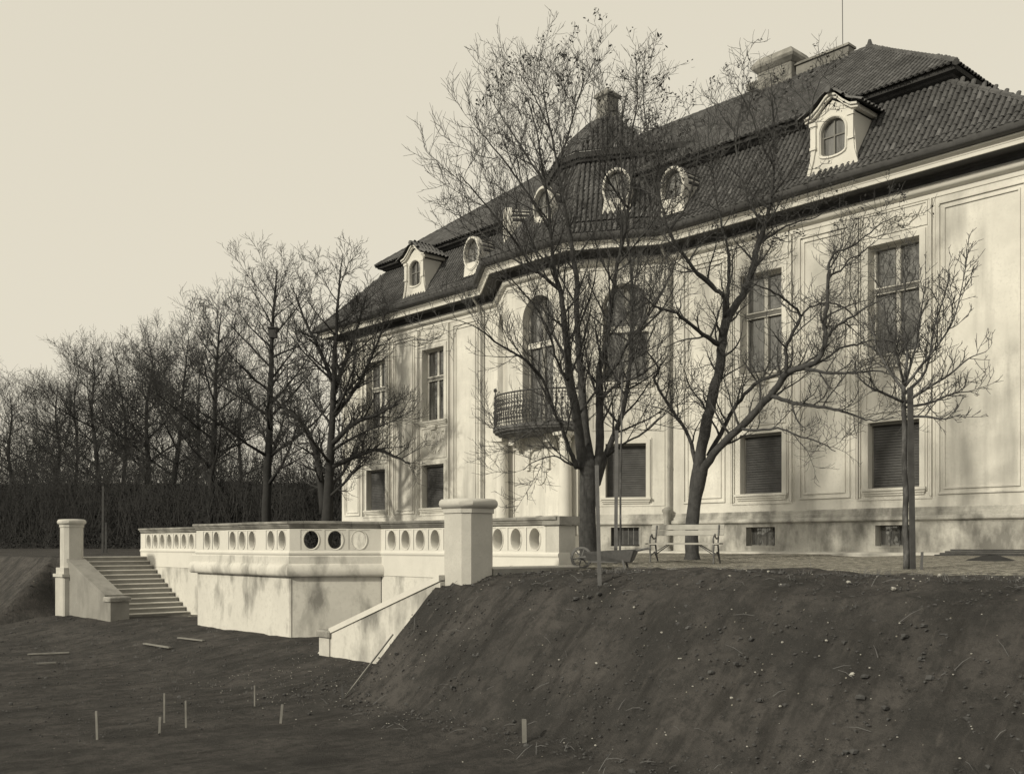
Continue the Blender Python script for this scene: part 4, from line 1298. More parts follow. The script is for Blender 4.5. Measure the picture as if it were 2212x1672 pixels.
# --- forked tree behind the bench
t2 = Tree('bare_tree', 'bare forked tree behind the bench with one long limb sweeping right', 23)
Y2 = 25.2
P2 = [dict(big_, len=(.8, 2.0), wob=.24, trop=.05, ang=(35, 75)), dict(mid_, wob=.32, len=(.3, .9), ang=(35, 75)), dict(fine, wob=.3, trop=.12, ang=(35, 75))]
t2.limb([(1494, 1222, 0, 54), (1495, 1212, 0, 40), (1495, 1195, 0, 31), (1494, 1150, 0, 29), (1499, 1095, 0, 29), (1505, 1055, 0, 31), (1511, 1020, 0, 34), (1514, 1000, 0, 26), (1516, 985, 0, 10)], Y2, [], sides=14)
L2 = [
 [(1508, 1025, 0, 28), (1517, 960, -.1, 25), (1533, 884, -.3, 23), (1545, 830, -.4, 22), (1553, 800, -.4, 21), (1558, 757, -.5, 20), (1566, 700, -.5, 20), (1580, 672, -.5, 18), (1603, 640, -.5, 16), (1618, 606, -.5, 15), (1629, 562, -.5, 13), (1637, 530, -.5, 12), (1652, 488, -.5, 10), (1664, 430, -.5, 8), (1671, 370, -.5, 6.5), (1672, 300, -.5, 5), (1668, 225, -.5, 3.0), (1664, 160, -.5, 1.8)],
 [(1566, 690, -.5, 13), (1564, 642, -.9, 10), (1549, 628, -1.1, 9), (1508, 592, -1.5, 8), (1473, 546, -1.9, 7), (1445, 500, -2.2, 6), (1428, 440, -2.4, 5), (1412, 380, -2.6, 4), (1402, 310, -2.7, 3), (1392, 230, -2.8, 2), (1388, 150, -2.8, 1.4)],
 [(1570, 665, -.4, 10), (1572, 631, 0, 8), (1575, 585, .3, 7), (1573, 540, .6, 6), (1560, 490, .9, 5), (1548, 430, 1.2, 4.2), (1538, 350, 1.4, 3.2), (1530, 280, 1.6, 2.2), (1535, 230, 1.7, 1.5)],
 [(1553, 745, -.5, 11), (1519, 723, -.9, 8.5), (1485, 697, -1.3, 7.5), (1462, 677, -1.6, 6.5), (1428, 668, -2, 5), (1405, 655, -2.3, 3.5), (1385, 630, -2.5, 2.2)],
 [(1503, 1000, .1, 11), (1490, 950, .4, 8), (1476, 923, .6, 7.5), (1443, 873, 1, 6.5), (1423, 838, 1.2, 5.5), (1413, 820, 1.4, 5), (1422, 799, 1.5, 4.5), (1406, 771, 1.7, 3.5), (1385, 750, 1.9, 2.4)],
 [(1514, 1030, 0, 24), (1526, 1003, -.2, 19), (1560, 960, -.6, 17), (1601, 921, -1, 16.5), (1636, 884, -1.3, 16), (1668, 850, -1.6, 15.5), (1689, 822, -1.8, 15), (1704, 803, -2, 14.5), (1735, 794, -2.2, 13.5), (1760, 783, -2.4, 12), (1776, 764, -2.5, 11), (1783, 730, -2.5, 9.5), (1781, 700, -2.5, 9), (1787, 654, -2.5, 8), (1790, 596, -2.5, 6.5), (1791, 568, -2.5, 5.5), (1806, 545, -2.6, 4.5), (1832, 537, -2.7, 4), (1870, 510, -2.9, 3), (1910, 480, -3, 2.2), (1940, 465, -3.1, 1.5)],
 [(1530, 985, .2, 12), (1565, 923, .2, 9), (1585, 884, .0, 8.5), (1615, 845, -.5, 8), (1643, 822, -1, 7.5), (1677, 810, -1.6, 7), (1702, 803, -2, 7)],
 [(1700, 806, -2, 10), (1698, 769, -2.1, 8), (1698, 750, -2.1, 7.5), (1714, 718, -2.2, 7), (1728, 686, -2.2, 6.5), (1721, 668, -2.3, 5.5), (1700, 651, -2.4, 5), (1666, 628, -2.7, 4), (1640, 618, -2.9, 2.8), (1615, 610, -3, 2)],
 [(1728, 686, -2.2, 5), (1748, 665, -2, 4), (1780, 655, -1.7, 3.4), (1815, 660, -1.4, 3), (1850, 690, -1.1, 2.2), (1870, 715, -1, 1.5)],
 [(1783, 733, -2.5, 8), (1800, 712, -2.7, 6), (1812, 702, -2.8, 5.5), (1838, 686, -3, 5), (1868, 666, -3.2, 4), (1900, 650, -3.4, 3), (1925, 640, -3.5, 2)],
 [(1742, 797, -2.3, 9), (1775, 803, -2.6, 6.5), (1804, 806, -2.8, 6), (1843, 806, -3.1, 5), (1885, 801, -3.4, 4), (1925, 810, -3.7, 3), (1955, 830, -3.9, 2)],
 [(1735, 797, -2.2, 8), (1785, 775, -1.9, 5), (1815, 752, -1.6, 4.5), (1850, 745, -1.3, 4), (1885, 735, -1, 3), (1915, 738, -.8, 2)],
 [(1666, 856, -1.6, 10), (1712, 869, -2, 8), (1753, 877, -2.4, 7), (1804, 884, -2.8, 6), (1835, 893, -3, 5), (1862, 904, -3.2, 4), (1895, 908, -3.4, 3), (1930, 900, -3.6, 2)],
 [(1600, 925, -1, 7), (1640, 930, -1.5, 5.5), (1680, 925, -1.9, 4.5), (1720, 940, -2.3, 3.6), (1770, 955, -2.6, 2.8), (1805, 975, -2.8, 1.8)],
 [(1791, 596, -2.5, 5), (1815, 585, -2.2, 4), (1835, 560, -2, 3.4), (1862, 548, -1.8, 2.6), (1890, 520, -1.7, 1.8)],
 [(1664, 430, -.5, 6), (1700, 380, -.9, 5), (1730, 320, -1.2, 4), (1750, 250, -1.4, 3), (1765, 190, -1.5, 2.2), (1800, 130, -1.7, 1.4)],
 [(1652, 490, -.5, 6), (1620, 440, -.1, 5), (1600, 380, .2, 4.2), (1590, 310, .5, 3.2), (1600, 240, .7, 2.2), (1620, 170, .8, 1.5)],
 [(1671, 360, -.5, 5), (1640, 300, -.8, 4), (1620, 240, -1, 3), (1590, 190, -1.2, 2)],
 [(1445, 500, -2.2, 5), (1480, 450, -2, 4), (1500, 390, -1.8, 3.2), (1510, 320, -1.6, 2.4), (1500, 260, -1.5, 1.6)],
 [(1637, 530, -.5, 6), (1680, 500, 0, 4.5), (1720, 480, .4, 3.5), (1760, 470, .8, 2.6), (1795, 450, 1.1, 1.8)],
 [(1428, 440, -2.4, 4), (1400, 400, -2.1, 3.2), (1380, 340, -1.9, 2.4), (1370, 290, -1.8, 1.6)],
]
for l in L2: t2.limb(l, Y2, P2, sides=9, wob=.016)
t2.seeds(.22, lambda p: p.z > 7.6 and noise.noise(p*.9) > .08, 7, .055)
t2.done()

# --- staked young trees on the upper ground
def sapling(base, Y, top, w_, label, seed, arms, bark):
    t = Tree('young_tree', label, seed, bark=bark, tip=.006)
    par = [dict(mid_, sp=.10, len=(.3, .95), ang=(25, 60), start=.12), dict(mid_, sp=.12, len=(.12, .4), n=3, rmax=.008, sides=3), dict(fine, sp=.10, len=(.06, .2))]
    t.limb([(*base, 0, w_), (base[0]*.7+top[0]*.3, base[1]*.7+top[1]*.3, 0, w_*.9), (base[0]*.4+top[0]*.6, base[1]*.4+top[1]*.6, 0, w_*.8), (*top, 0, w_*.65)], Y, [], sides=9, wob=.01)
    for a in arms:
        n = len(a)
        t.limb([(x, y, dy, max(1.5, w_*.5*(1-k/n))) for k, (x, y, dy) in enumerate(a)], Y, par, sides=6)
    t.done(); return t
sapling((1958, 1236), 17.9, (1952, 815), 14, 'young staked tree with pale flaking trunk near the right edge', 31, [
 [(1953, 825, 0), (1960, 760, .1), (1950, 690, .2), (1955, 620, .2), (1950, 560, .3)],
 [(1955, 835, 0), (1990, 790, -.2), (2030, 740, -.4), (2060, 690, -.5), (2078, 620, -.6), (2092, 540, -.7)],
 [(1955, 850, 0), (2000, 800, .3), (2020, 700, .5), (2040, 640, .6), (2050, 590, .7)],
 [(1954, 845, 0), (1920, 800, .2), (1895, 750, .3), (1880, 690, .4)],
 [(1955, 870, 0), (2000, 840, -.3), (2050, 810, -.5), (2092, 775, -.7), (2130, 760, -.8)],
 [(1955, 880, 0), (2010, 870, .2), (2060, 850, .4), (2110, 845, .5)],
 [(1954, 870, 0), (1910, 850, -.2), (1870, 830, -.4), (1840, 795, -.5)],
 [(1954, 835, 0), (1935, 760, -.4), (1915, 700, -.6), (1910, 640, -.7)],
 [(1955, 830, 0), (1980, 740, .5), (1990, 670, .6), (2000, 610, .7)],
 [(1956, 900, 0), (2000, 900, -.2), (2040, 905, -.3), (2075, 895, -.3)]], 'palebark')
sapling((1339, 1212), 23.2, (1344, 800), 5, 'slender young tree tied to a stake in front of the shuttered bay window', 37, [
 [(1344, 810, 0), (1340, 760, .1), (1346, 700, .1), (1340, 650, .2)],
 [(1343, 830, 0), (1320, 790, -.1), (1310, 740, -.2)],
 [(1344, 820, 0), (1370, 780, .2), (1385, 735, .3)]], 'palebark')

# --- row of bare trees at the left
G5 = 'row of bare trees beyond the stairs'
def far_tree(label, seed, px, Y, limbs, spread, density=1.0, tip=.0095, own=()):
    t = Tree('bare_tree', label, seed, bark='farbark', twig='farbark', group=G5, tip=tip)
    rg = t.rg
    k = Y/50.0
    par = [dict(big_, sp=.28*k/density, len=(1.2*k, 2.6*k), rmax=.05, sides=4, ang=(25, 60), trop=.02, n=6),
           dict(mid_, sp=.19*k/density, len=(.5*k, 1.25*k), rmax=.022, sides=3, ang=(25, 60), trop=.02, n=4),
           dict(fine, sp=.17*k, len=(.25*k, .7*k), rmax=.010, sides=3, n=2)]
    n = len(px)
    P = [(x, y, 0, w_*(.78-.25*i/len(px))) for i, (x, y, w_) in enumerate(px)]
    pts, rads = t.limb(P, Y, [], sides=9, wob=.02)
    m = len(pts)
    limbs = int(limbs*1.7)
    for i in range(limbs):
        f = .20+.74*i/limbs
        p = pts[int(f*(m-1))]; r = rads[int(f*(m-1))]
        az = i*2.4+rg.uniform(-.6, .6)
        el = R(rg.uniform(8, 34)+22*f)
        d = Vector((math.cos(az)*math.cos(el), math.sin(az)*math.cos(el), math.sin(el)))
        L = spread*max(.17, 1.15-.93*f)*rg.uniform(.75, 1.25)
        pp = path(rg, p, d, L, 9, .12, .03)
        rr = [max(t.tip, min(r*.5, .035+.009*L)*(1-q/9.0)) for q in range(10)]
        g = 1.1-.5*f
        t.tr.tube(pp, rr, 6); t.kids(pp, rr, 0, [dict(q, len=(q['len'][0]*g, q['len'][1]*g)) for q in par])
    for l in own:
        t.limb([(x, y, dy, w_) for x, y, dy, w_ in l], Y, par, sides=8, wob=.02)
    t.kids(pts[m//2:], rads[m//2:], 0, [dict(q, len=(q['len'][0]*.4, q['len'][1]*.4)) for q in par])
    t.seeds(.035, lambda p: p.z > 4 and Y > 60, 4, .08)
    t.done()
far_tree('tall bare tree with long drooping limbs beside the left corner of the villa', 41, [(704, 1200, 34), (708, 1100, 32), (713, 1000, 26), (718, 900, 21), (722, 800, 17), (727, 700, 12), (733, 610, 7), (740, 548, 2.5)], 43, 9, 5.0, own=[
 [(713, 1010, 0, 13), (760, 990, -.5, 10), (810, 972, -1, 8), (850, 985, -1.4, 6), (885, 1002, -1.7, 3)],
 [(716, 960, 0, 13), (765, 915, -.6, 10), (815, 895, -1.2, 7), (860, 872, -1.7, 4)],
 [(719, 900, 0, 12), (760, 850, -.4, 9), (790, 800, -.8, 7), (815, 740, -1, 5), (835, 690, -1.2, 3)],
 [(722, 850, 0, 11), (745, 780, .3, 8), (775, 700, .6, 6), (790, 640, .8, 3)],
 [(721, 830, 0, 10), (692, 760, .3, 8), (662, 700, .6, 6), (640, 640, .8, 3.5)],
 [(700, 1110, .6, 20), (690, 1020, .8, 16), (676, 960, 1, 12), (645, 905, 1.3, 9), (612, 880, 1.6, 6), (580, 850, 1.8, 4)]])
far_tree('bare tree with a straight dark trunk and a wide fan crown, second from the villa', 43, [(574, 1200, 27), (577, 1050, 25), (582, 930, 21), (585, 820, 18), (588, 730, 13), (593, 650, 8), (598, 582, 2.5)], 54, 15, 6.8)
far_tree('bare tree with dense twigs, third in the row from the villa', 47, [(452, 1200, 22), (457, 1050, 20), (463, 920, 16), (466, 820, 12), (471, 740, 7), (478, 672, 2.5)], 62, 13, 6.4, 1.1)
far_tree('bare tree with a crooked trunk, fourth in the row from the villa', 53, [(366, 1200, 18), (374, 1060, 17), (388, 950, 13), (394, 860, 9), (402, 790, 5), (408, 725, 2.2)], 70, 12, 6.8, 1.25)
far_tree('bare tree with a bent trunk and bushy crown, fifth in the row from the villa', 59, [(314, 1200, 19), (322, 1060, 17), (317, 950, 13), (318, 870, 9), (330, 790, 5), (318, 730, 2.2)], 75, 13, 7.0, 1.25)
far_tree('bare rounded tree near the left edge of the picture', 61, [(214, 1200, 18), (214, 1060, 16), (206, 960, 12), (198, 890, 8), (204, 820, 5), (200, 765, 2.2)], 80, 13, 7.6, 1.25)
far_tree('low bare tree at the extreme left, above the far pier', 67, [(118, 1200, 16), (120, 1060, 14), (128, 970, 10), (120, 900, 6), (125, 830, 2.2)], 86, 12, 7.6, 1.25)
far_tree('lowest bare tree, cut by the left edge of the picture', 71, [(22, 1200, 15), (28, 1060, 13), (18, 980, 9), (26, 900, 5), (20, 850, 2.2)], 92, 11, 7.4, 1.25)

far_tree('thin bare tree behind the row, between the third and fourth trunks', 73, [(420, 1200, 14), (424, 1060, 12), (430, 950, 9), (428, 860, 5), (436, 770, 2)], 92, 9, 6.4)
far_tree('thin bare tree behind the row, between the second and third trunks', 79, [(520, 1200, 14), (522, 1060, 12), (516, 940, 9), (522, 860, 5), (518, 800, 2)], 90, 9, 6.4)
far_tree('thin bare tree behind the row, left of the bent trunk', 83, [(268, 1200, 14), (266, 1060, 12), (272, 950, 9), (264, 860, 5), (240, 740, 2)], 96, 9, 6.6)
far_tree('thin bare tree behind the row, right of the low leftmost tree', 89, [(165, 1200, 14), (163, 1060, 12), (168, 970, 8), (160, 880, 5), (170, 800, 2)], 98, 9, 6.6)

# --- dark clipped hedge and brushwood closing the garden behind the stairs
def hedge():
    rg = random.Random(8)
    a, b = at(-120, 1175, 84), at(748, 1175, 57)
    L = (b-a).length; F = frame((a.x, a.y), (b.x-a.x, b.y-a.y))
    mb = MB(F)
    top = lambda u: 5.15-1.3*u/L + .38*noise.noise(Vector((u*.35, 0, 3)))+.22*noise.noise(Vector((u*1.7, 0, 8)))
    n = 60
    for i in range(n):
        u0, u1 = L*i/n, L*(i+1)/n
        mb.add([(u0, 0, -.5), (u1, 0, -.5), (u1, 0, top(u1)), (u0, 0, top(u0)), (u1, -1.5, top(u1)), (u0, -1.5, top(u0)), (u1, -1.5, -.5), (u0, -1.5, -.5)],
               [(0, 1, 2, 3), (3, 2, 4, 5), (5, 4, 6, 7)])
    for i in range(42000):
        u = rg.uniform(0, L); t = top(u)
        if rg.random() < .8: p = Vector((u, rg.uniform(-.05, .22), rg.uniform(-.3, t)))
        else: p = Vector((u, rg.uniform(-1.5, .1), t+rg.uniform(-.05, .12)))
        a_ = rvec(rg)*rg.uniform(.04, .08); b_ = a_.cross(rvec(rg)).normalized()*rg.uniform(.02, .05)
        mb.add([p-a_, p+b_, p+a_, p-b_], [(0, 1, 2, 3)])
    o = mb.build('hedge', M['hedge'])
    tag(o, 'tall dark clipped hedge behind the garden stairs', 'hedge')
    # loose brushwood growing above and behind it
    br = MB()
    for i in range(5600):
        u = rg.uniform(-5, L+6); p = Vector(F((u, -rg.uniform(2, 7) if rg.random() < .72 else rg.uniform(.1, 2.5), rg.uniform(.5, 3.2))))
        pp = path(rg, p, Vector((rg.uniform(-.5, .5), rg.uniform(-.5, .5), 1)), rg.uniform(1.2, 4.6)*(1.4-.45*u/L), 4, .16, .02)
        br.tube(pp, [.022, .018, .014, .011, .008], 3, cap=False)
        for q in range(4):
            p2 = pp[rg.randint(1, 4)]
            p3 = path(rg, p2, rvec(rg)+UP*.7, rg.uniform(.5, 1.2), 2, .2, .05)
            br.tube(p3, [.012, .010, .008], 3, cap=False)
    o = br.build('brushwood', M['farbark'])
    tag(o, 'tangle of thin bare brushwood rising behind the hedge', 'shrubs', kind='stuff')
hedge()

# ---------------------------------------------------------------- bench
def cam2w(X, Y): return Vector((S*X-C*Y, C*X+S*Y, 0))
def local(o, f):
    """frame with front direction f (xy): u to the side, d to the front"""
    l = math.hypot(*f); fx, fy = f[0]/l, f[1]/l
    return lambda p: (o[0]-fy*p[0]+fx*p[1], o[1]+fx*p[0]+fy*p[1], o[2]+p[2])

def bench():
    t = thing('garden_bench', 'wooden slatted garden bench with scrolled iron ends in front of the forked tree', 'bench')
    o = cam2w(4.03, 23.6); o.z = ground_z(o.x, o.y)+.01
    f = cam2w(-.42, -.9)
    F = local(o, (f.x, f.y))
    W = .86
    for k, (d, z) in enumerate(((.02, .45), (.13, .452), (.24, .45), (.35, .445))):
        mb = MB(F); mb.box(-W, W, d-.045, d+.045, z-.018, z+.018); mb.build('seat_slat', M['benchwood'], t)
    for z, d in ((.70, -.09), (.835, -.125)):
        mb = MB(F); mb.add([(-W, d, z-.058), (W, d, z-.058), (W, d-.03, z+.058), (-W, d-.03, z+.058), (-W, d-.03, z-.064), (W, d-.03, z-.064), (W, d-.06, z+.052), (-W, d-.06, z+.052)],
            [(1, 0, 3, 2), (4, 5, 6, 7), (0, 1, 5, 4), (2, 3, 7, 6), (0, 4, 7, 3), (1, 2, 6, 5)])
        mb.build('back_slat', M['benchwood'], t)
    for sg in (-1, 1):
        u = sg*(W-.12)
        mb = MB(F)
        mb.tube([(u, -.24, 0), (u, -.12, .18), (u, -.04, .42), (u, -.07, .6), (u, -.14, .88)], .02, 6)
        mb.tube([(u, .40, 0), (u, .36, .12), (u, .40, .28), (u, .37, .43)], .02, 6)
        mb.tube([(u, -.04, .42), (u, .38, .43)], .018, 6)
        mb.tube([(u, -.2, .06), (u, .05, .26), (u, .36, .16)], .014, 6)
        ie = mb.build('iron_end', M['bench_iron'], t, smooth='auto')
        mb = MB(F)
        pts = [(u, -.08, .60), (u, -.01, .585), (u, .06, .56), (u, .13, .565), (u, .20, .60), (u, .27, .635), (u, .34, .62), (u, .39, .57), (u, .405, .51), (u, .385, .46), (u, .36, .445)]
        mb.tube(pts, [.016, .016, .017, .018, .018, .02, .02, .019, .018, .016, .014], 6)
        mb.blob((u, .25, .655), (.024, .03, .024), 6)
        mb.build('scrolled_arm', M['bench_iron'], ie, smooth='auto')
        mb = MB(F); mb.tube([(u-sg*.02, .0, .2), (u-sg*.38, .1, .43)], .012, 5); mb.tube([(u-sg*.02, .34, .2), (u-sg*.38, .28, .43)], .012, 5); mb.build('brace', M['bench_iron'], ie)
bench()

# ---------------------------------------------------------------- wheelbarrow
def barrow():
    t = thing('wheelbarrow', 'weathered wooden wheelbarrow standing at the foot of the multi-stemmed tree', 'wheelbarrow')
    o = cam2w(1.86, 21.2); o.z = ground_z(o.x, o.y)+.02
    d = cam2w(1, -.25)
    F = local(o, (d.x, d.y))       # d forwards = towards the handles
    n = 20; r = .23; wc = (-.42, .22)
    mb = MB(F)
    P = lambda rr, a, u: (u, wc[0]+rr*math.cos(a), wc[1]+rr*math.sin(a))
    for i in range(n):
        a0, a1 = 2*math.pi*i/n, 2*math.pi*(i+1)/n
        vs = [P(r, a0, -.03), P(r, a1, -.03), P(r, a1, .03), P(r, a0, .03), P(r-.045, a0, -.03), P(r-.045, a1, -.03), P(r-.045, a1, .03), P(r-.045, a0, .03)]
        mb.add(vs, [(0, 1, 2, 3), (4, 7, 6, 5), (0, 4, 5, 1), (3, 2, 6, 7)])
    wh = mb.build('wheel', M['wood'], t)
    mb = MB(F)
    for k in range(6):
        a = math.pi*k/3+.2; mb.tube([P(.03, a, 0), P(r-.03, a, 0)], .017, 5)
    mb.build('spokes', M['wood'], wh)
    mb = MB(F); mb.tube([(-.09, wc[0], wc[1]), (.09, wc[0], wc[1])], .035, 8); mb.build('hub', M['board'], wh)
    for sg in (-1, 1):
        mb = MB(F); mb.tube([(sg*.09, -.46, .22), (sg*.20, .2, .26), (sg*.27, .6, .34), (sg*.29, 1.0, .42)], [.026, .03, .026, .02], 6); mb.build('shaft', M['wood'], t)
        mb = MB(F); mb.add([(sg*.15, -.25, .16), (sg*.2, .62, .14), (sg*.33, .72, .40), (sg*.27, -.33, .34), (sg*.17, -.25, .155), (sg*.22, .62, .135), (sg*.355, .72, .40), (sg*.295, -.33, .34)],
            [(0, 1, 2, 3), (7, 6, 5, 4), (0, 4, 5, 1), (1, 5, 6, 2), (2, 6, 7, 3), (3, 7, 4, 0)]); mb.build('tray_side', M['wood'], t)
        mb = MB(F); mb.tube([(sg*.2, .45, .28), (sg*.24, .52, .0)], [.03, .022], 6); mb.build('leg', M['wood'], t)
    mb = MB(F); mb.box(-.19, .19, -.25, .62, .12, .15); mb.build('tray_floor', M['wood'], t)
    mb = MB(F); mb.add([(-.19, .62, .15), (.19, .62, .15), (.31, .72, .40), (-.31, .72, .40), (-.19, .65, .15), (.19, .65, .15), (.31, .75, .40), (-.31, .75, .40)],
        [(0, 3, 2, 1), (4, 5, 6, 7), (0, 1, 5, 4), (2, 3, 7, 6), (0, 4, 7, 3), (1, 2, 6, 5)]); mb.build('tray_end', M['wood'], t)
barrow()

# ---------------------------------------------------------------- stakes and laths
def stake(xd, y_top, y_bot, z=None, Y=None, w_=.04, lean=0,  label='', m='lath', name='stake', group=None):
    if Y is None:
        Y = FPX*(EYE-z)/(y_bot-HOR)
    b = at(xd, y_bot, Y); tp = at(xd+lean, y_top, Y)
    d = (tp-b).normalized()
    sx = Vector((S, C, 0))*w_*.5; sy = Vector((-C, S, 0))*w_*.35
    q = b-d*.25
    vs = [q-sx-sy, q+sx-sy, q+sx+sy, q-sx+sy, tp-sx-sy, tp+sx-sy, tp+sx*.8+sy, tp-sx+sy]
    mb = MB(); mb.add(vs, [(0, 3, 2, 1), (4, 5, 6, 7), (0, 1, 5, 4), (1, 2, 6, 5), (2, 3, 7, 6), (3, 0, 4, 7)])
    o = mb.build(name, M[m]); tag(o, label, 'stake', group)
    return o
GS = 'marker stakes in the bare earth'
LOWZ = -2.38
for xd, y0, y1, le, wd, lab in (
    (355, 1497, 1556, 0, .035, 'tallest thin marker stake standing in the lower ground left of centre'),
    (210, 1535, 1592, -2, .04, 'short marker stake at the bottom left of the picture'),
    (345, 1548, 1578, 1, .045, 'stubby marker stake just below the tallest thin stake'),
    (402, 1513, 1566, -1, .035, 'marker stake to the right of the tallest thin stake'),
    (550, 1480, 1522, 0, .03, 'dim marker stake between the two stake groups on the lower ground'),
    (607, 1521, 1555, 3, .05, 'short pale marker stake leaning right, left of the bank foot'),
    (741, 1480, 1518, -2, .055, 'grey flat stake at the foot of the bank edge')):
    stake(xd, y0, y1, LOWZ, None, wd*.8, le, lab, 'lath' if wd != .055 else 'board', group=GS)
stake(1133, 1553, 1606, None, 14.4, .065, -1, 'short stake on the bank at the bottom centre of the picture', 'lath', group=GS)
stake(1295, 1005, 1248, None, 16.9, .062, -6, 'tall weathered stake leaning on the crest of the bank before the tree trunk', 'wood', 'support_stake', 'tree support stakes')
stake(1330, 930, 1214, None, 23.0, .075, 2, 'support pole beside the slender young tree', 'wood', 'support_stake', 'tree support stakes')
stake(1972, 838, 1238, None, 17.8, .085, -6, 'dark square support post behind the pale young tree trunk', 'board', 'support_stake', 'tree support stakes')
stake(222, 1050, 1200, None, 50, .10, 1, 'tall thin pole standing behind the garden stairs', 'board', 'support_stake', 'tree support stakes')
stake(229, 1128, 1202, None, 50, .10, 0, 'shorter thin pole beside the tall pole behind the stairs', 'board', 'support_stake', 'tree support stakes')
stake(1990, 1192, 1236, None, 17.5, .04, 2, 'small thin stick in the gravel right of the staked tree', 'wood', group=GS)

def plank(x0, y0, x1, y1, label, w_=.09):
    def g(x, y):
        z = -2.0
        for _ in range(6):
            Y = FPX*(EYE-z)/(y-HOR); p = at(x, y, Y); z = ground_z(p.x, p.y)+.03
        return Vector((p.x, p.y, z))
    a, b = g(x0, y0), g(x1, y1)
    d = (b-a).normalized(); n = UP.cross(d).normalized()*w_*.5; h = UP*.03
    mb = MB(); mb.add([a-n, b-n, b+n, a+n, a-n+h, b-n+h, b+n+h, a+n+h], [(0, 3, 2, 1), (4, 5, 6, 7), (0, 1, 5, 4), (1, 2, 6, 5), (2, 3, 7, 6), (3, 0, 4, 7)])
    tag(mb.build('lath', M['lath']), label, 'lath', 'laths lying on the lower ground')
plank(312, 1393, 368, 1402, 'pale lath lying on the dark earth, the nearer of two below the stairs')
plank(386, 1379, 440, 1385, 'pale lath lying on the dark earth, the one closer to the terrace wall')
plank(60, 1414, 150, 1410, 'pale lath along the top of the dark box at the left edge')
plank(80, 1434, 120, 1432, 'short pale lath beside the dark box at the left edge')

# dark low box at the left edge
def lowbox():
    p = at(120, 1432, FPX*(EYE+2.2)/(1432-HOR)); mb = MB()
    F = local((p.x, p.y, ground_z(p.x, p.y)-.05), (C, -S))
    mb.box(-.9, .3, -.2, .2, 0, .24)
    o = mb.build('timber_box', M['board']); tag(o, 'low dark timber box lying on the lower ground at the left edge', 'box')
lowbox()
# timber boards stacked by the plinth at the right
def boards():
    t = thing('board_stack', 'dark timber boards stacked against the plinth at the right edge', 'boards')
    for i in range(4):
        mb = MB(); mb.box(-12.1+.12*i, -9.9, YF-.98-.0+i*.04, YF-.70+i*.02, .17+i*.045, .21+i*.045); mb.build('board', M['board'], t)
boards()
def mound():
    rg = random.Random(4); mb = MB()
    c = at(2140, 1203, 21.5)
    n = 22
    vs = []; fs = []
    for j in range(8):
        f = j/7
        for i in range(n):
            a = 2*math.pi*i/n; r = (1-f)*(1+.12*noise.noise(Vector((i*.7, j*.5, 2))))
            vs.append((c.x+.75*r*math.cos(a), c.y+.5*r*math.sin(a), .0+.24*math.sin(f*math.pi/2)+.03*noise.noise(Vector((i*1.3, j*1.1, 5)))))
    for j in range(7):
        for i in range(n):
            k = (i+1) % n; fs.append((j*n+i, j*n+k, (j+1)*n+k, (j+1)*n+i))
    mb.add(vs, fs)
    tag(mb.build('soil_heap', M['hedge'], smooth=True), 'low heap of dark soil on the gravel at the right edge', 'soil heap')
mound()

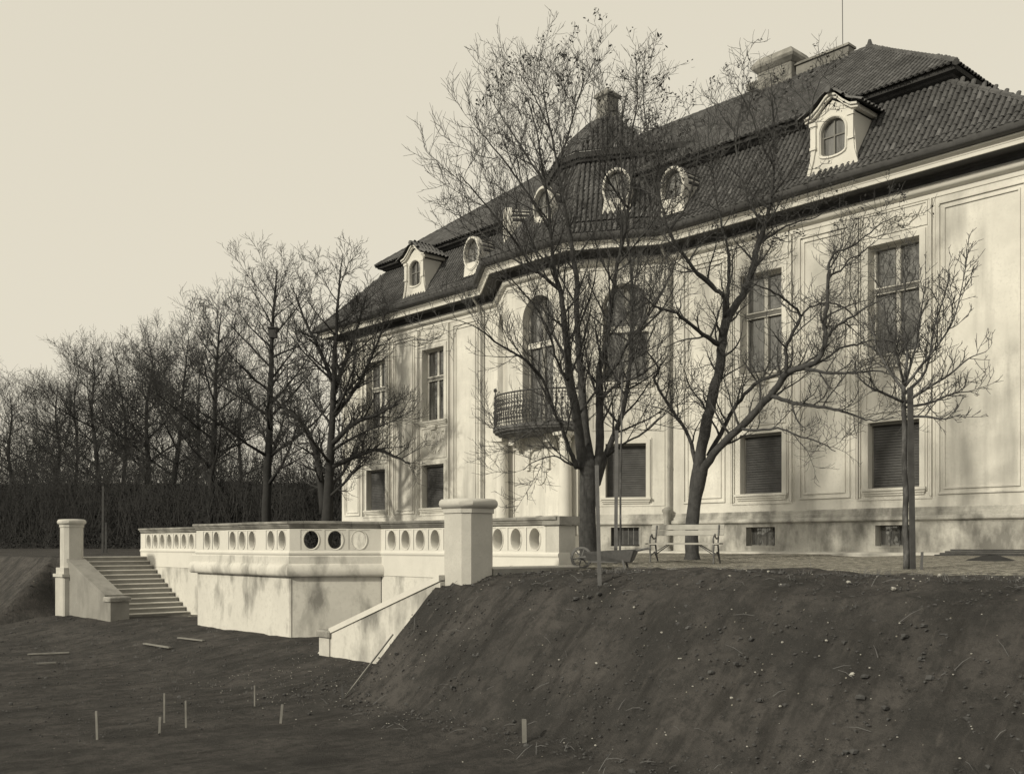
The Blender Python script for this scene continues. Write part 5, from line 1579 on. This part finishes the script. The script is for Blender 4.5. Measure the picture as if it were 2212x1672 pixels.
# ---------------------------------------------------------------- stones on the bank
def stones():
    rg = random.Random(77)
    base = []
    for k in range(4):
        mb = MB(); mb.blob((0, 0, 0), (1, .8, .6), 7, .25, rg)
        me = bpy.data.meshes.new('stone'); me.from_pydata(mb.v, [], mb.f); me.materials.append(M['stonebit']); base.append(me)
    # the biggest, one by one, where the picture shows them
    def on_bank(xd, yd):
        Y = 12.0
        for _ in range(60):
            p = at(xd, yd, Y)
            if p.z < ground_z(p.x, p.y)+.01: break
            Y += .12
        return p
    for xd, yd, lab in ((1215, 1318, 'leftmost pale stone on the bank, left of the foot of the leaning stake'),
                        (1405, 1250, 'pale stone on the bank crest just below the left end of the bench'),
                        (1577, 1248, 'pale stone on the bank crest just right of the bench legs'),
                        (1832, 1262, 'pale stone on the bank crest left of the staked young tree'),
                        (1930, 1275, 'pale stone just below the foot of the staked young tree'),
                        (1290, 1436, 'pale stone halfway down the bank, straight below the leaning stake'),
                        (1430, 1370, 'pale stone in the upper middle of the bank below the bench'),
                        (1840, 1460, 'pale stone halfway down the right part of the bank')):
        p = on_bank(xd, yd)
        o = bpy.data.objects.new('stone', rg.choice(base)); col.objects.link(o)
        s_ = rg.uniform(.036, .05)
        o.scale = (s_, s_, s_); o.rotation_euler = (rg.uniform(-.4, .4), rg.uniform(-.4, .4), rg.uniform(0, 6)); o.location = p+Vector((0, 0, .02))
        tag(o, lab, 'stone', 'pale stones scattered on the earth bank')
    more = [on_bank(*q) for q in ((1370, 1314), (1361, 1402), (1462, 1345), (1705, 1268), (1750, 1305), (1620, 1300), (1545, 1330), (1660, 1237), (2030, 1245), (1690, 1390), (1580, 1510), (1470, 1425))]
    # fine pebbles, clods and grass stalks nobody could count
    pb = MB(); cl = MB()
    for p in more:
        s_ = rg.uniform(.02, .03); pb.blob((p.x, p.y, p.z+.02), (s_, s_*.8, s_*.6), 6, .2, rg)
    for i in range(270):
        x = rg.uniform(-17, -4); y = rg.uniform(10.1, 14.6) if rg.random() < .85 else rg.uniform(8.5, 11)
        z = ground_z(x, y)
        s_ = rg.uniform(.006, .016)*(1.5 if rg.random() < .1 else 1)
        pb.blob((x, y, z+.035+s_*.3), (s_, s_*.8, s_*.6), 5, .2, rg)
    for i in range(220):
        x = rg.uniform(-20, -13); y = rg.uniform(9.0, 12.0)
        if x > -16.0 and y > 10: continue
        z = ground_z(x, y); s_ = rg.uniform(.006, .014)
        pb.blob((x, y, z+.02+s_*.3), (s_, s_*.8, s_*.6), 5, .2, rg)
    for i in range(6500):
        if rg.random() < .6: x = rg.uniform(-17.5, -3.5); y = rg.uniform(9.6, 14.3)
        else: x = rg.uniform(-40, -15); y = rg.uniform(5, 13)
        z = ground_z(x, y); s_ = rg.uniform(.008, .026)+(.03 if rg.random() < .03 else 0)
        cl.blob((x, y, z+.015), (s_, s_*.85, s_*.6), 5, .45, rg)
    st = MB()
    for i in range(170):
        x = rg.uniform(-17, -4); y = rg.uniform(9.0, 14.8)
        z = ground_z(x, y)+.03; a = rg.uniform(0, 6.28); l = rg.uniform(.08, .35)
        d = Vector((math.cos(a), math.sin(a)*.6, math.sin(a)*.4+rg.uniform(-.05, .35)))*l
        p = Vector((x, y, z)); st.tube([p, p+d*.5+Vector((0, 0, .02)), p+d], [.004, .004, .002], 3)
    for i in range(260):
        x = rg.uniform(-15, -3.5); y = rg.uniform(13.4, 15.4)
        if rg.random() < .3: x = rg.uniform(-36, -16); y = rg.uniform(8, 13)
        z = ground_z(x, y)
        for q in range(5):
            d = Vector((rg.uniform(-.5, .5), rg.uniform(-.5, .5), 1)).normalized()*rg.uniform(.03, .09)
            p = Vector((x+rg.uniform(-.05, .05), y+rg.uniform(-.05, .05), z)); st.tube([p, p+d], [.004, .0015], 3)
    tag(st.build('dry_stalks', M['wood']), 'thin dry stalks and straws lying about the bare earth', 'stalks', kind='stuff')
    tag(pb.build('pebbles', M['stonebit']), 'small pale pebbles sprinkled over the bare earth', 'pebbles', kind='stuff')
    tag(cl.build('earth_clods', M['clod']), 'dark crumbled earth clods over the bank', 'earth', kind='stuff')
stones()

# light lath set along the edge of the bank as a profile
def profile_lath():
    a, b = Vector((-15.62, 10.0, -2.40)), Vector((-15.60, 11.15, -1.22))
    n = Vector((1, 0, 0))*.012; h = Vector((0, -.015, .02))
    mb = MB(); mb.add([a-n, b-n, b+n, a+n, a-n+h, b-n+h, b+n+h, a+n+h], [(0, 3, 2, 1), (4, 5, 6, 7), (0, 1, 5, 4), (1, 2, 6, 5), (2, 3, 7, 6), (3, 0, 4, 7)])
    tag(mb.build('profile_lath', M['lath']), 'thin lath laid up the sharp left edge of the earth bank', 'lath')
profile_lath()
# nest box on the second tree of the row
def nestbox():
    p = at(590, 722, 53.6); F = local((p.x, p.y, p.z-.2), (C, -S))
    mb = MB(F); mb.box(-.2, .2, -.18, .18, 0, .48); mb.wallpoly([(-.26, .481), (.26, .481), (.26, .53), (-.26, .56)], -.24, .26)
    tag(mb.build('nest_box', M['board']), 'small dark nest box high on the straight-trunked tree', 'nest box')
nestbox()
